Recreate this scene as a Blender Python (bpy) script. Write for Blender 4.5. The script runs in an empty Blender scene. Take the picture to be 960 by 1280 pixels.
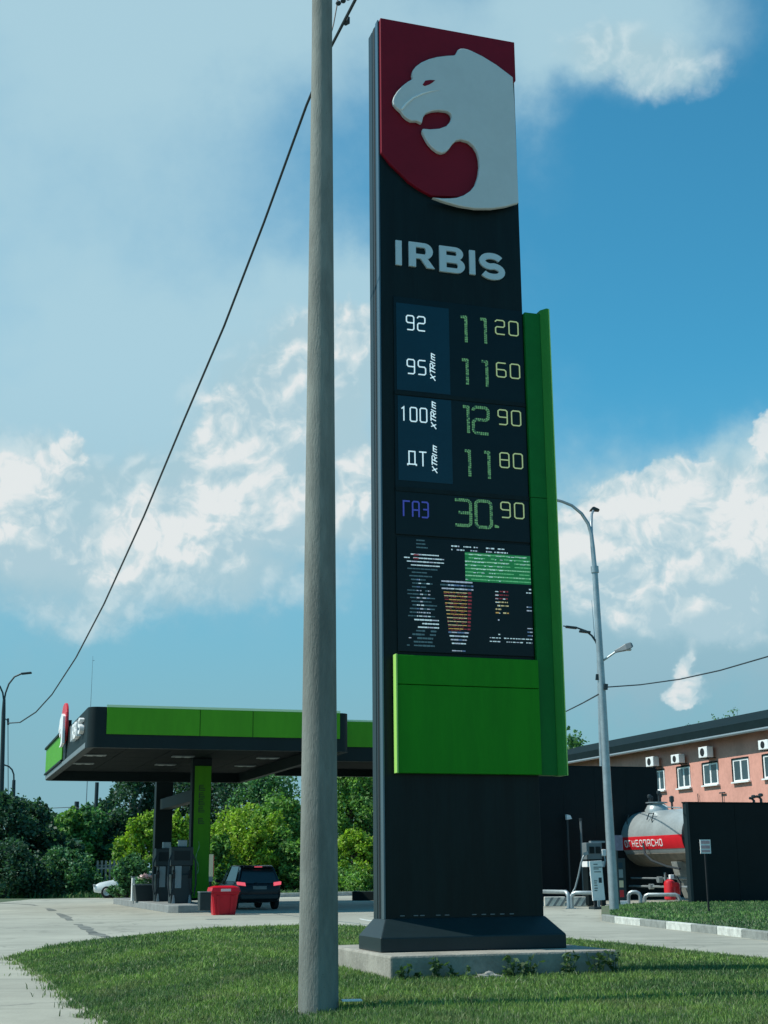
import bpy, bmesh, math, random
import numpy as np
from mathutils import Vector, Matrix

# ------------------------------------------------------------------ camera, world, sun, exposure
S = bpy.context.scene
COL = S.collection
R_ = math.radians
PITCH, ROLL, YAW, FPX = R_(14.5185), R_(-0.47275), R_(17.7884), 1728.17
EYE = Vector((0, 0, 1.4))
cam = bpy.data.cameras.new('camera')
cam_o = bpy.data.objects.new('camera', cam)
COL.objects.link(cam_o)
cam.sensor_fit = 'VERTICAL'
cam.sensor_height = 24
cam.lens = 24 * FPX / 1280
cam.clip_start, cam.clip_end = 0.1, 6000
cam_o.matrix_world = Matrix.Translation(EYE) @ (Matrix.Rotation(R_(90) + PITCH, 4, 'X') @ Matrix.Rotation(ROLL, 4, 'Z'))
S.camera = cam_o
S.view_settings.view_transform = 'Standard'
S.view_settings.look = 'None'
S.view_settings.exposure = 0.0
S.view_settings.gamma = 1.0
S.view_settings.use_curve_mapping = False

CF = Vector((0, math.cos(PITCH), math.sin(PITCH)))
CU0 = Vector((0, -math.sin(PITCH), math.cos(PITCH)))
CR = Vector((math.cos(ROLL), 0, 0)) + CU0 * math.sin(ROLL)
CU = Vector((-math.sin(ROLL), 0, 0)) + CU0 * math.cos(ROLL)
UA = Vector((math.cos(YAW), math.sin(YAW), 0))       # axis along the price sign and the canopy front
VA = Vector((-math.sin(YAW), math.cos(YAW), 0))      # axis going away from the road
def ray(px, py): return CF + CR * ((px - 480) / FPX) + CU * ((640 - py) / FPX)
def gp(px, py, z=0.0):
    d = ray(px, py); return EYE + d * ((z - 1.4) / d.z)
def dp(px, py, D):
    d = ray(px, py); return EYE + d * (D / d.y)
def pl(px, py, P, n):
    d = ray(px, py); return EYE + d * ((P - EYE).dot(n) / d.dot(n))
def gw(a, b, z=0.0):
    p = UA * a + VA * b; return Vector((p.x, p.y, z))
def ab(P): return P.dot(UA), P.dot(VA)

SUN_EL, SUN_BACK = R_(50), R_(-3)
sun_dir = Vector((-math.cos(SUN_EL) * math.cos(SUN_BACK), math.cos(SUN_EL) * math.sin(SUN_BACK), math.sin(SUN_EL)))
sun = bpy.data.lights.new('sun', 'SUN')
sun.energy = 5.0
sun.angle = R_(0.5)
sun.color = (1.0, 0.96, 0.88)
sun_o = bpy.data.objects.new('sun', sun)
sun_o.rotation_euler = (-sun_dir).to_track_quat('-Z', 'Y').to_euler()
COL.objects.link(sun_o)

class NT:
    def __init__(s, tree): s.t = tree; s.n = tree.nodes; s.l = tree.links
    def add(s, typ, **kw):
        n = s.n.new(typ)
        for k, v in kw.items(): setattr(n, k, v)
        return n
    def put(s, sock, v):
        if isinstance(v, bpy.types.NodeSocket): s.l.new(v, sock)
        elif v is not None: sock.default_value = v
    def m(s, op, a, b=None, c=None, clamp=False):
        n = s.add('ShaderNodeMath', operation=op, use_clamp=clamp)
        for i, v in enumerate((a, b, c)): s.put(n.inputs[i], v)
        return n.outputs[0]
    def v(s, op, a, b=None, c=None):
        n = s.add('ShaderNodeVectorMath', operation=op)
        for i, v in enumerate((a, b, c)): s.put(n.inputs[i], v)
        return n.outputs['Value'] if op in ('LENGTH', 'DOT_PRODUCT') else n.outputs[0]
    def noise(s, vec, scale, detail=4, rough=0.5, dist=0.0, color=False):
        n = s.add('ShaderNodeTexNoise')
        s.put(n.inputs['Vector'], vec)
        n.inputs['Scale'].default_value = scale; n.inputs['Detail'].default_value = detail
        n.inputs['Roughness'].default_value = rough; n.inputs['Distortion'].default_value = dist
        return n.outputs['Color' if color else 'Fac']
    def mr(s, x, a, b, c=0.0, d=1.0, smooth=False):
        n = s.add('ShaderNodeMapRange', interpolation_type='SMOOTHSTEP' if smooth else 'LINEAR')
        s.put(n.inputs[0], x)
        for i, q in enumerate((a, b, c, d)): s.put(n.inputs[i + 1], q)
        return n.outputs[0]
    def mix(s, f, a, b, typ='MIX'):
        n = s.add('ShaderNodeMix', data_type='RGBA', blend_type=typ)
        s.put(n.inputs[0], f); s.put(n.inputs[6], a); s.put(n.inputs[7], b)
        return n.outputs[2]

world = bpy.data.worlds.new('World')
S.world = world
world.use_nodes = True
w = NT(world.node_tree)
w.n.clear()
SKYS = 0.1
sky = w.add('ShaderNodeTexSky', sky_type='NISHITA', sun_disc=False)
sky.sun_elevation = SUN_EL
sky.sun_rotation = math.atan2(sun_dir.x, sun_dir.y)
sky.air_density, sky.dust_density, sky.ozone_density = 1.0, 0.6, 2.0
tc = w.add('ShaderNodeTexCoord')
sep = w.add('ShaderNodeSeparateXYZ')
w.l.new(tc.outputs['Generated'], sep.inputs[0])
az = w.m('MULTIPLY', w.m('ARCTAN2', sep.outputs[0], sep.outputs[1]), 57.2958)
el = w.m('MULTIPLY', w.m('ARCSINE', sep.outputs[2]), 57.2958)
cmb = w.add('ShaderNodeCombineXYZ')
w.put(cmb.inputs[0], az); w.put(cmb.inputs[1], el)
azel = cmb.outputs[0]
def ae(px, py):
    d = ray(px, py).normalized()
    return math.degrees(math.atan2(d.x, d.y)), math.degrees(math.asin(d.z))
def field(vec, blobs):
    acc = None
    for (px, py, rx, ry, wt) in blobs:
        a, e = ae(px, py); ia, ie = 30.2 / rx, 30.2 / ry
        q = w.v('MULTIPLY_ADD', vec, (ia, ie, 0), (-a * ia, -e * ie, 0))
        L = w.v('DOT_PRODUCT', q, q)
        g = w.m('POWER', 0.37, L)
        acc = w.m('MULTIPLY', g, wt) if acc is None else w.m('MULTIPLY_ADD', g, wt, acc)
    return acc
dirv = tc.outputs['Generated']
warp = w.v('SUBTRACT', w.noise(dirv, 9.0, 3, 0.55, color=True), (0.5, 0.5, 0.5))
warp2 = w.v('SUBTRACT', w.noise(dirv, 38.0, 4, 0.6, color=True), (0.5, 0.5, 0.5))
azw = w.v('MULTIPLY_ADD', warp, (2.2, 2.0, 0), azel)
azw = w.v('MULTIPLY_ADD', warp2, (1.6, 1.4, 0), azw)
azs = w.v('MULTIPLY_ADD', warp2, (2.5, 2.5, 0), w.v('MULTIPLY_ADD', warp, (9.0, 6.0, 0), azel))
cumulus = [(845, 622, 50, 34, .95), (800, 655, 60, 44, .85), (735, 675, 60, 34, .75), (885, 660, 64, 50, .95), (945, 655, 46, 36, .8), (968, 548, 18, 26, 1.1), (800, 735, 52, 38, .95),
           (890, 755, 56, 46, 1.0), (905, 690, 70, 50, .8), (845, 710, 70, 60, .7), (720, 710, 40, 40, .6),
           (290, 640, 65, 42, .95), (215, 675, 70, 42, .95), (130, 700, 60, 38, .8), (320, 610, 50, 50, .8), (370, 540, 45, 34, .75), (300, 545, 70, 60, .5), (400, 465, 60, 40, .5), (420, 410, 60, 40, .45),
           (445, 600, 34, 44, .8), (360, 650, 60, 40, .55), (20, 620, 42, 40, .95), (-20, 665, 60, 40, .9), (85, 570, 26, 26, .55), (25, 690, 50, 30, .6), (145, 780, 50, 16, .14),
           (850, 828, 13, 13, .8), (862, 866, 24, 15, .75), (855, 95, 80, 34, .10), (880, 60, 100, 60, .08),
           (-260, 620, 160, 70, .9), (-600, 560, 140, 60, .9), (1280, 600, 150, 70, .9), (1600, 480, 130, 60, .8),
           (1500, -500, 200, 90, .8), (-300, -600, 260, 90, .8), (3000, 500, 260, 80, .9), (-2400, 450, 260, 80, .9)]
veil = [(300, -10, 420, 140, .85), (760, 20, 200, 80, .95), (60, 150, 360, 220, .55), (330, 520, 220, 190, .95), (180, 640, 220, 120, .8), (430, 420, 110, 90, .6), (20, 640, 150, 120, .8), (60, 420, 200, 140, .45),
        (830, 700, 190, 130, 1.1), (930, 590, 70, 50, .5), (820, 830, 200, 60, .5), (-500, 300, 500, 300, .5), (1500, 700, 500, 160, .7), (2600, 300, 700, 260, .5), (-1800, 300, 700, 260, .5)]
SH = (-1.0, 1.5, 0)
BM = 0.84
cf = field(azw, cumulus)
cfu = field(w.v('ADD', azw, SH), cumulus)
def billow(vec, sc):
    no = w.add('ShaderNodeTexNoise', noise_type='RIDGED_MULTIFRACTAL', normalize=False)
    w.l.new(vec, no.inputs['Vector'])
    no.inputs['Scale'].default_value = sc; no.inputs['Detail'].default_value = 4.0; no.inputs['Roughness'].default_value = 0.55
    no.inputs['Lacunarity'].default_value = 2.2; no.inputs['Offset'].default_value = 1.0; no.inputs['Gain'].default_value = 1.6
    return w.m('MULTIPLY', no.outputs['Fac'], 0.5)
wd_ = w.v('MULTIPLY_ADD', w.v('SUBTRACT', w.noise(dirv, 22.0, 3, 0.5, color=True), (.5, .5, .5)), (.035, .035, .035), dirv)
b1 = billow(wd_, 34.0)
b2 = billow(w.v('ADD', wd_, (-0.006, 0.0, 0.009)), 34.0)
fbm = w.noise(dirv, 18.0, 8, 0.6)
fl = w.noise(dirv, 3.2, 5, 0.55)
bn = w.m('ADD', w.m('MULTIPLY', w.m('SUBTRACT', BM, b1), 0.30), w.m('MULTIPLY', w.m('SUBTRACT', fbm, 0.5), 0.75))
dens = w.m('ADD', cf, w.m('MULTIPLY', bn, w.m('MULTIPLY', cf, 2.6, clamp=True)))
grad = w.m('SUBTRACT', cf, cfu)
wid = w.mr(grad, -0.25, 0.18, 0.62, 0.16)
cmask = w.mr(dens, 0.17, w.m('ADD', 0.17, wid), 0, 1, True)
lit = w.m('ADD', w.m('ADD', w.m('MULTIPLY', w.m('SUBTRACT', b2, b1), 0.85), w.m('MULTIPLY', grad, 0.38)), w.m('MULTIPLY', w.m('SUBTRACT', fbm, 0.5), 1.1))
lit = w.m('ADD', lit, w.m('MULTIPLY', w.m('SUBTRACT', w.noise(dirv, 12.0, 3, .5), 0.52), 1.5))
lit1 = w.mr(lit, -0.38, 0.14, 0, 1, True)
lit2 = w.mr(lit, 0.02, 0.46, 0, 1, True)
vf = w.m('ADD', field(azs, veil), w.m('MULTIPLY', w.m('SUBTRACT', fl, 0.5), 0.8))
vf = w.m('ADD', vf, w.m('MULTIPLY', w.m('SUBTRACT', fbm, 0.5), 0.35))
vmask = w.mr(vf, 0.05, 1.0, 0, 0.88, True)
hmask = w.mr(el, 21.0, 2.0, 0, 0.93, True)
bank = [(330, 560, 130, 110, .95), (400, 450, 90, 80, .8), (230, 650, 130, 60, .9), (440, 620, 70, 70, .8), (120, 690, 90, 45, .6), (10, 650, 90, 70, .9), (60, 580, 50, 40, .5),
        (830, 680, 130, 80, 1.0), (740, 690, 70, 60, .8), (920, 670, 100, 80, .9), (860, 760, 90, 50, .6), (860, 90, 90, 45, .55), (760, 60, 120, 50, .6),
        (90, 780, 130, 36, .5), (300, 740, 160, 40, .45), (-300, 600, 300, 110, .9), (1350, 560, 260, 120, .9), (1500, -500, 300, 130, .8), (-300, -600, 360, 130, .8), (3000, 480, 400, 120, .9), (-2400, 430, 400, 120, .9)]
bf = w.m('ADD', field(azw, bank), w.m('ADD', w.m('MULTIPLY', w.m('SUBTRACT', fbm, 0.5), 0.55), w.m('MULTIPLY', w.m('SUBTRACT', BM, b1), 0.10)))
bmask = w.mr(bf, 0.30, 0.78, 0, 0.92, True)
blit = w.mr(w.m('ADD', w.m('MULTIPLY', lit, 0.5), w.noise(dirv, 7.0, 5, .55)), 0.30, 0.78, 0, 1, True)
k = 1.0 / SKYS
def cc(r, g, b): return (r * k, g * k, b * k, 1)
base = w.mix(1.0, sky.outputs[0], (0.44, 1.48, 1.52, 1), 'MULTIPLY')
base = w.mix(vmask, base, cc(0.44, 0.655, 0.74))
base = w.mix(hmask, base, cc(0.24, 0.425, 0.515))
base = w.mix(bmask, base, w.mix(blit, cc(0.40, 0.59, 0.67), cc(0.60, 0.735, 0.775)))
ccol = w.mix(lit1, cc(0.42, 0.60, 0.68), cc(0.58, 0.71, 0.75))
ccol = w.mix(lit2, ccol, cc(0.80, 0.83, 0.83))
final = w.mix(w.m('MULTIPLY', cmask, 0.88), base, ccol)
bg = w.add('ShaderNodeBackground')
bg.inputs['Strength'].default_value = SKYS
w.l.new(final, bg.inputs[0])
wo = w.add('ShaderNodeOutputWorld')
w.l.new(bg.outputs[0], wo.inputs[0])

# ------------------------------------------------------------------ materials
def mat(name, col, rough=0.5, metal=0.0, var=0.0, vscale=3.0, col2=None, bump=0.0, bscale=40.0, emit=0.0, coat=0.0, spec=None, island=0.0, obj=True, transl=None, stretch=None):
    m = bpy.data.materials.new(name)
    m.use_nodes = True
    t = NT(m.node_tree)
    bs = m.node_tree.nodes['Principled BSDF']
    c = (*col, 1)
    src = None
    if var > 0 or col2 or bump > 0:
        tcn = t.add('ShaderNodeTexCoord')
        vec = tcn.outputs['Object']
        if stretch: vec = t.v('MULTIPLY', vec, stretch)
    if var > 0 or col2:
        nz = t.noise(vec, vscale, 6, 0.62)
        nz2 = t.noise(vec, vscale * 7.3, 4, 0.6)
        f = t.mr(t.m('ADD', t.m('MULTIPLY', nz, 0.7), t.m('MULTIPLY', nz2, 0.3)), 0.36, 0.64, 0, 1, True)
        dk = tuple(x * (1 - var) for x in col) if not col2 else col2
        src = t.mix(f, (*dk, 1), c)
    if island > 0:
        g = t.add('ShaderNodeNewGeometry')
        f2 = t.mr(g.outputs['Random Per Island'], 0, 1, 1 - island, 1 + island)
        src = t.mix(1.0, src if src is not None else c, t.v('MULTIPLY', (1, 1, 1), f2) if False else f2, 'MULTIPLY')
    if src is not None: t.l.new(src, bs.inputs['Base Color'])
    else: bs.inputs['Base Color'].default_value = c
    if bump > 0:
        b = t.add('ShaderNodeBump')
        b.inputs['Strength'].default_value = bump
        b.inputs['Distance'].default_value = 0.02
        t.l.new(t.noise(vec, bscale, 5, 0.6), b.inputs['Height'])
        t.l.new(b.outputs[0], bs.inputs['Normal'])
    bs.inputs['Roughness'].default_value = rough
    bs.inputs['Metallic'].default_value = metal
    if coat: bs.inputs['Coat Weight'].default_value = coat; bs.inputs['Coat Roughness'].default_value = 0.08
    if spec is not None: bs.inputs['Specular IOR Level'].default_value = spec
    if emit > 0:
        bs.inputs['Emission Color'].default_value = c
        bs.inputs['Emission Strength'].default_value = emit
    if transl:
        tr = t.add('ShaderNodeBsdfTranslucent')
        if src is not None: t.l.new(t.mix(1.0, src, (*transl, 1), 'MULTIPLY'), tr.inputs[0])
        else: tr.inputs[0].default_value = (*transl, 1)
        mx = t.add('ShaderNodeMixShader'); mx.inputs[0].default_value = 0.35
        t.l.new(bs.outputs[0], mx.inputs[1]); t.l.new(tr.outputs[0], mx.inputs[2])
        t.l.new(mx.outputs[0], m.node_tree.nodes['Material Output'].inputs[0])
    return m

M = {}
M['dark'] = mat('dark_teal_paint', (0.0030, 0.0115, 0.0120), 0.5, 0, 0.5, 1.6, bump=0.05, bscale=2, spec=.25, stretch=(3, 3, .3))
M['darkside'] = mat('anthracite_profile', (0.011, 0.024, 0.028), 0.45, 0.1)
M['trim'] = mat('grey_aluminium_strip', (0.10, 0.15, 0.175), 0.35, 0.6)
M['groove'] = mat('black_rubber', (0.004, 0.006, 0.008), 0.7)
M['red'] = mat('dark_red_face', (0.20, 0.006, 0.018), 0.5, 0, 0.12, 1.5, spec=.18)
M['silver'] = mat('silver_grey_emblem', (0.56, 0.60, 0.60), 0.5, 0.0, 0.06, 1.5, spec=.3)
M['letter'] = mat('silver_letter', (0.50, 0.60, 0.63), 0.5, 0.0, spec=.3)
M['green'] = mat('green_panel', (0.016, 0.250, 0.008), 0.5, 0, 0.15, 1.6, bump=0.05, bscale=2.0, spec=.16, stretch=(3, 3, .35))
M['palegreen'] = mat('pale_green_trim', (0.62, 0.80, 0.50), 0.4)
M['greenwing'] = mat('deep_green_panel', (0.008, 0.165, 0.028), 0.5, 0, 0.16, 0.9, spec=.16)
M['flange'] = mat('green_flange', (0.035, 0.24, 0.035), 0.5, 0, 0.1, 1.0, spec=.2)
M['litedge'] = mat('lit_green_edge', (0.36, 0.66, 0.14), 0.4)
M['fascia'] = mat('fascia_green', (0.075, 0.32, 0.012), 0.5, 0, 0.14, 0.5, spec=.2, stretch=(2, 2, .4))
M['glasslabel'] = mat('teal_display_glass', (0.004, 0.038, 0.062), 0.3, 0, 0.12, 2.0, spec=.3)
M['glassdark'] = mat('black_display_glass', (0.003, 0.011, 0.014), 0.3, 0, 0.2, 2.0, spec=.25)
M['ledwhite'] = mat('led_white', (0.70, 0.86, 0.89), 0.5, emit=0.55)
M['ledyellow'] = mat('led_pale_yellow', (0.33, 0.42, 0.20), 0.5, emit=0.6)
M['ledgreen'] = mat('led_green', (0.10, 0.25, 0.10), 0.5, emit=0.6)
M['leddim'] = mat('led_segment_dim', (0.018, 0.062, 0.035), 0.5, emit=0.5)
M['ledblue'] = mat('led_blue', (0.035, 0.05, 0.27), 0.5, emit=0.6)
M['concrete'] = mat('pole_concrete', (0.222, 0.240, 0.214), 0.9, 0, 0.42, 1.6, bump=0.5, bscale=60, stretch=(1, 1, 0.25))
M['slab'] = mat('slab_concrete', (0.34, 0.325, 0.275), 0.9, 0, 0.35, 2.2, bump=0.4, bscale=30)
M['metal'] = mat('galvanised_steel', (0.36, 0.42, 0.44), 0.42, 0.55, 0.2, 4.0)
M['darkmetal'] = mat('dark_steel', (0.03, 0.045, 0.05), 0.5, 0.3)
M['cable'] = mat('black_cable', (0.012, 0.022, 0.028), 0.6)
M['white'] = mat('white_paint', (0.78, 0.80, 0.79), 0.45, 0, 0.10, 4)
M['whitekerb'] = mat('white_kerb_paint', (0.60, 0.62, 0.57), 0.8, 0, 0.35, 5, bump=0.3)
M['wornkerb'] = mat('worn_edging', (0.33, 0.33, 0.27), 0.95, 0, 0.5, 4, col2=(0.15, .16, .10), bump=0.5)
M['greykerb'] = mat('grey_kerb_concrete', (0.25, 0.27, 0.25), 0.9, 0, 0.3, 5, bump=0.3)
M['black'] = mat('black_cladding', (0.0035, 0.010, 0.012), 0.6, 0, 0.3, 0.5, bump=0.05, bscale=1.5, spec=.2)
M['soffit'] = mat('soffit_panel', (0.0028, 0.0075, 0.0085), 0.7, 0, 0.1, 1, spec=.06)
M['pink'] = mat('salmon_render', (0.67, 0.325, 0.255), 0.9, 0, 0.22, 0.5, bump=0.15, bscale=20)
M['roofdark'] = mat('dark_roof_sheet', (0.008, 0.020, 0.023), 0.8, 0, 0.2, 1, spec=.08)
M['glass'] = mat('window_glass', (0.045, 0.075, 0.085), 0.08, 0, 0.3, 0.9, spec=0.8)
M['tyre'] = mat('tyre_rubber', (0.008, 0.010, 0.012), 0.85)
M['carblack'] = mat('black_car_paint', (0.006, 0.010, 0.014), 0.25, 0.0, coat=0.1, spec=.25)
M['carwhite'] = mat('white_car_paint', (0.75, 0.78, 0.78), 0.3, coat=0.6)
M['carglass'] = mat('car_glass', (0.006, 0.012, 0.014), 0.06, spec=0.8)
M['tail'] = mat('lit_tail_lamp', (0.85, 0.10, 0.14), 0.3, emit=0.9)
M['headlamp'] = mat('headlamp_glass', (0.5, 0.55, 0.55), 0.15)
M['rim'] = mat('alloy_rim', (0.35, 0.37, 0.38), 0.35, 0.7)
M['plate'] = mat('number_plate', (0.16, 0.18, 0.18), 0.5, 0, 0.25, 6)
M['binred'] = mat('red_plastic', (0.52, 0.006, 0.020), 0.42, 0, 0.10, 4, spec=.3)
M['redpaint'] = mat('red_paint', (0.62, 0.018, 0.028), 0.4, 0, 0.12, 3)
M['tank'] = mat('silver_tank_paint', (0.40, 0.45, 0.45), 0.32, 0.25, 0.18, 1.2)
M['tanklow'] = mat('shaded_dusty_belly', (0.27, 0.24, 0.19), 0.55, 0.3, 0.3, 2)  # brown holds the underside's shade and ground reflection as well as dust
M['cream'] = mat('cream_sign', (0.75, 0.60, 0.38), 0.5)
M['greypanel'] = mat('grey_panel', (0.15, 0.18, 0.19), 0.45, 0, 0.15, 2)
M['pumpgrey'] = mat('pump_grey', (0.22, 0.27, 0.29), 0.35, 0.2)
M['bark'] = mat('bark', (0.07, 0.06, 0.05), 0.9, 0, 0.4, 5)
M['barkpale'] = mat('pale_bark', (0.25, 0.24, 0.22), 0.9, 0, 0.4, 5)
def leafmat(n, c, c2): return mat(n, c, 0.55, 0, 0.3, 0.6, col2=c2, island=0.45, transl=(1.1, 1.3, 0.6), spec=0.3)
M['leafdark'] = leafmat('dark_foliage', (0.060, 0.135, 0.080), (0.030, 0.080, 0.052))
M['leafmid'] = leafmat('mid_foliage', (0.125, 0.275, 0.110), (0.065, 0.165, 0.080))
M['leafyellow'] = leafmat('yellow_green_foliage', (0.33, 0.46, 0.045), (0.16, 0.30, 0.045))
M['leaflight'] = leafmat('light_foliage', (0.21, 0.38, 0.085), (0.10, 0.22, 0.07))
M['leafweed'] = leafmat('weed_leaf', (0.09, 0.15, 0.06), (0.05, 0.10, 0.045))
M['petal'] = mat('pale_petals', (0.75, 0.55, 0.55), 0.6, island=0.2)
M['rock'] = mat('rubble', (0.34, 0.34, 0.31), 0.95, 0, 0.4, 8, bump=0.6, bscale=25)

# ------------------------------------------------------------------ mesh helpers
class MB:
    def __init__(s): s.v = []; s.f = []; s.mi = []; s.cur = 0
    def add(s, vs, fs):
        o = len(s.v); s.v += [tuple(x) for x in vs]
        for f in fs: s.f.append(tuple(i + o for i in f)); s.mi.append(s.cur)
        return s
    def box(s, x0, x1, y0, y1, z0, z1, M4=None):
        vs = [Vector((x, y, z)) for z in (z0, z1) for (x, y) in ((x0, y0), (x1, y0), (x1, y1), (x0, y1))]
        if M4: vs = [M4 @ q for q in vs]
        return s.add(vs, [(3, 2, 1, 0), (4, 5, 6, 7), (0, 1, 5, 4), (1, 2, 6, 5), (2, 3, 7, 6), (3, 0, 4, 7)])
    def bar(s, p, q, wx, wy, up=(0, 0, 1)):
        p, q = Vector(p), Vector(q); d = (q - p).normalized(); u = Vector(up)
        if abs(d.dot(u)) > .99: u = Vector((0, 1, 0))
        a = d.cross(u).normalized(); b = a.cross(d)
        vs = [P + a * sx * wx / 2 + b * sy * wy / 2 for P in (p, q) for sx, sy in ((-1, -1), (1, -1), (1, 1), (-1, 1))]
        return s.add(vs, [(0, 1, 2, 3), (7, 6, 5, 4), (4, 5, 1, 0), (5, 6, 2, 1), (6, 7, 3, 2), (7, 4, 0, 3)])
    def tube(s, pts, rad, n=8, cap=True):
        pts = [Vector(p) for p in pts]; N = len(pts)
        if not hasattr(rad, '__len__'): rad = [rad] * N
        vs = []; u = None
        for i, p in enumerate(pts):
            d = (pts[min(i + 1, N - 1)] - pts[max(i - 1, 0)]).normalized()
            if u is None:
                u = d.cross(Vector((0, 0, 1)))
                if u.length < .05: u = d.cross(Vector((0, 1, 0)))
            u = (u - d * u.dot(d)).normalized(); b = d.cross(u)
            for j in range(n):
                t = 2 * math.pi * j / n
                vs.append(p + (u * math.cos(t) + b * math.sin(t)) * rad[i])
        fs = [(i * n + j, i * n + (j + 1) % n, (i + 1) * n + (j + 1) % n, (i + 1) * n + j) for i in range(N - 1) for j in range(n)]
        if cap: fs += [tuple(range(n - 1, -1, -1)), tuple(range((N - 1) * n, N * n))]
        return s.add(vs, fs)
    def lathe(s, prof, n=16, axis='z', o=(0, 0, 0)):
        o = Vector(o); vs = []
        for r, h in prof:
            for j in range(n):
                t = 2 * math.pi * j / n; a, b = r * math.cos(t), r * math.sin(t)
                vs.append(o + (Vector((a, b, h)) if axis == 'z' else Vector((h, a, b)) if axis == 'x' else Vector((b, h, a))))
        N = len(prof)
        fs = [(i * n + j, i * n + (j + 1) % n, (i + 1) * n + (j + 1) % n, (i + 1) * n + j) for i in range(N - 1) for j in range(n)]
        fs += [tuple(range(n - 1, -1, -1)), tuple(range((N - 1) * n, N * n))]
        return s.add(vs, fs)
    def prism(s, poly, f0, f1):
        """poly: 2-D points; f0/f1 map a 2-D point to the two caps"""
        n = len(poly)
        vs = [f0(*q) for q in poly] + [f1(*q) for q in poly]
        fs = [tuple(range(n)), tuple(range(2 * n - 1, n - 1, -1))] + [(i, i + n, (i + 1) % n + n, (i + 1) % n) for i in range(n)]
        return s.add(vs, fs)
    def build(s, name, m, parent=None, bevel=0.0, smooth=False, loc=None, recalc=True):
        me = bpy.data.meshes.new(name)
        me.from_pydata([tuple(x) for x in s.v], [], s.f)
        ms = m if isinstance(m, (list, tuple)) else [m]
        for x in ms: me.materials.append(M[x] if isinstance(x, str) else x)
        if len(ms) > 1: me.polygons.foreach_set('material_index', s.mi)
        if recalc:
            bm = bmesh.new(); bm.from_mesh(me); bmesh.ops.recalc_face_normals(bm, faces=bm.faces)
            if bevel > 0:
                es = [e for e in bm.edges if len(e.link_faces) == 2 and e.calc_face_angle(0) > 0.6]
                bmesh.ops.bevel(bm, geom=es, offset=bevel, segments=2, affect='EDGES', profile=0.5, clamp_overlap=True)
            bm.to_mesh(me); bm.free()
        if smooth: me.polygons.foreach_set('use_smooth', [True] * len(me.polygons))
        o = bpy.data.objects.new(name, me); COL.objects.link(o)
        if parent: o.parent = parent
        if loc is not None: o.location = loc
        if smooth and smooth != 'all':
            me.set_sharp_from_angle(angle=R_(38))
        return o

def tag(o, label, cat, group=None, kind=None):
    o['label'] = label; o['category'] = cat
    if group: o['group'] = group
    if kind: o['kind'] = kind
    return o
def thing(name, label, cat, loc=(0, 0, 0), rz=0.0, group=None):
    o = bpy.data.objects.new(name, None); COL.objects.link(o)
    o.location = loc; o.rotation_euler = (0, 0, rz); o.empty_display_size = 0.2
    return tag(o, label, cat, group)
def struct(o, kind='structure'): o['kind'] = kind; return o
def dup(o, loc, label, rz=None):
    c = o.copy(); COL.objects.link(c); c.location = loc; c['label'] = label
    if rz is not None: c.rotation_euler = (0, 0, rz)
    for ch in list(o.children):
        d = ch.copy(); COL.objects.link(d); d.parent = c
        for g in list(ch.children):
            h = g.copy(); COL.objects.link(h); h.parent = d
    return c

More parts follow.
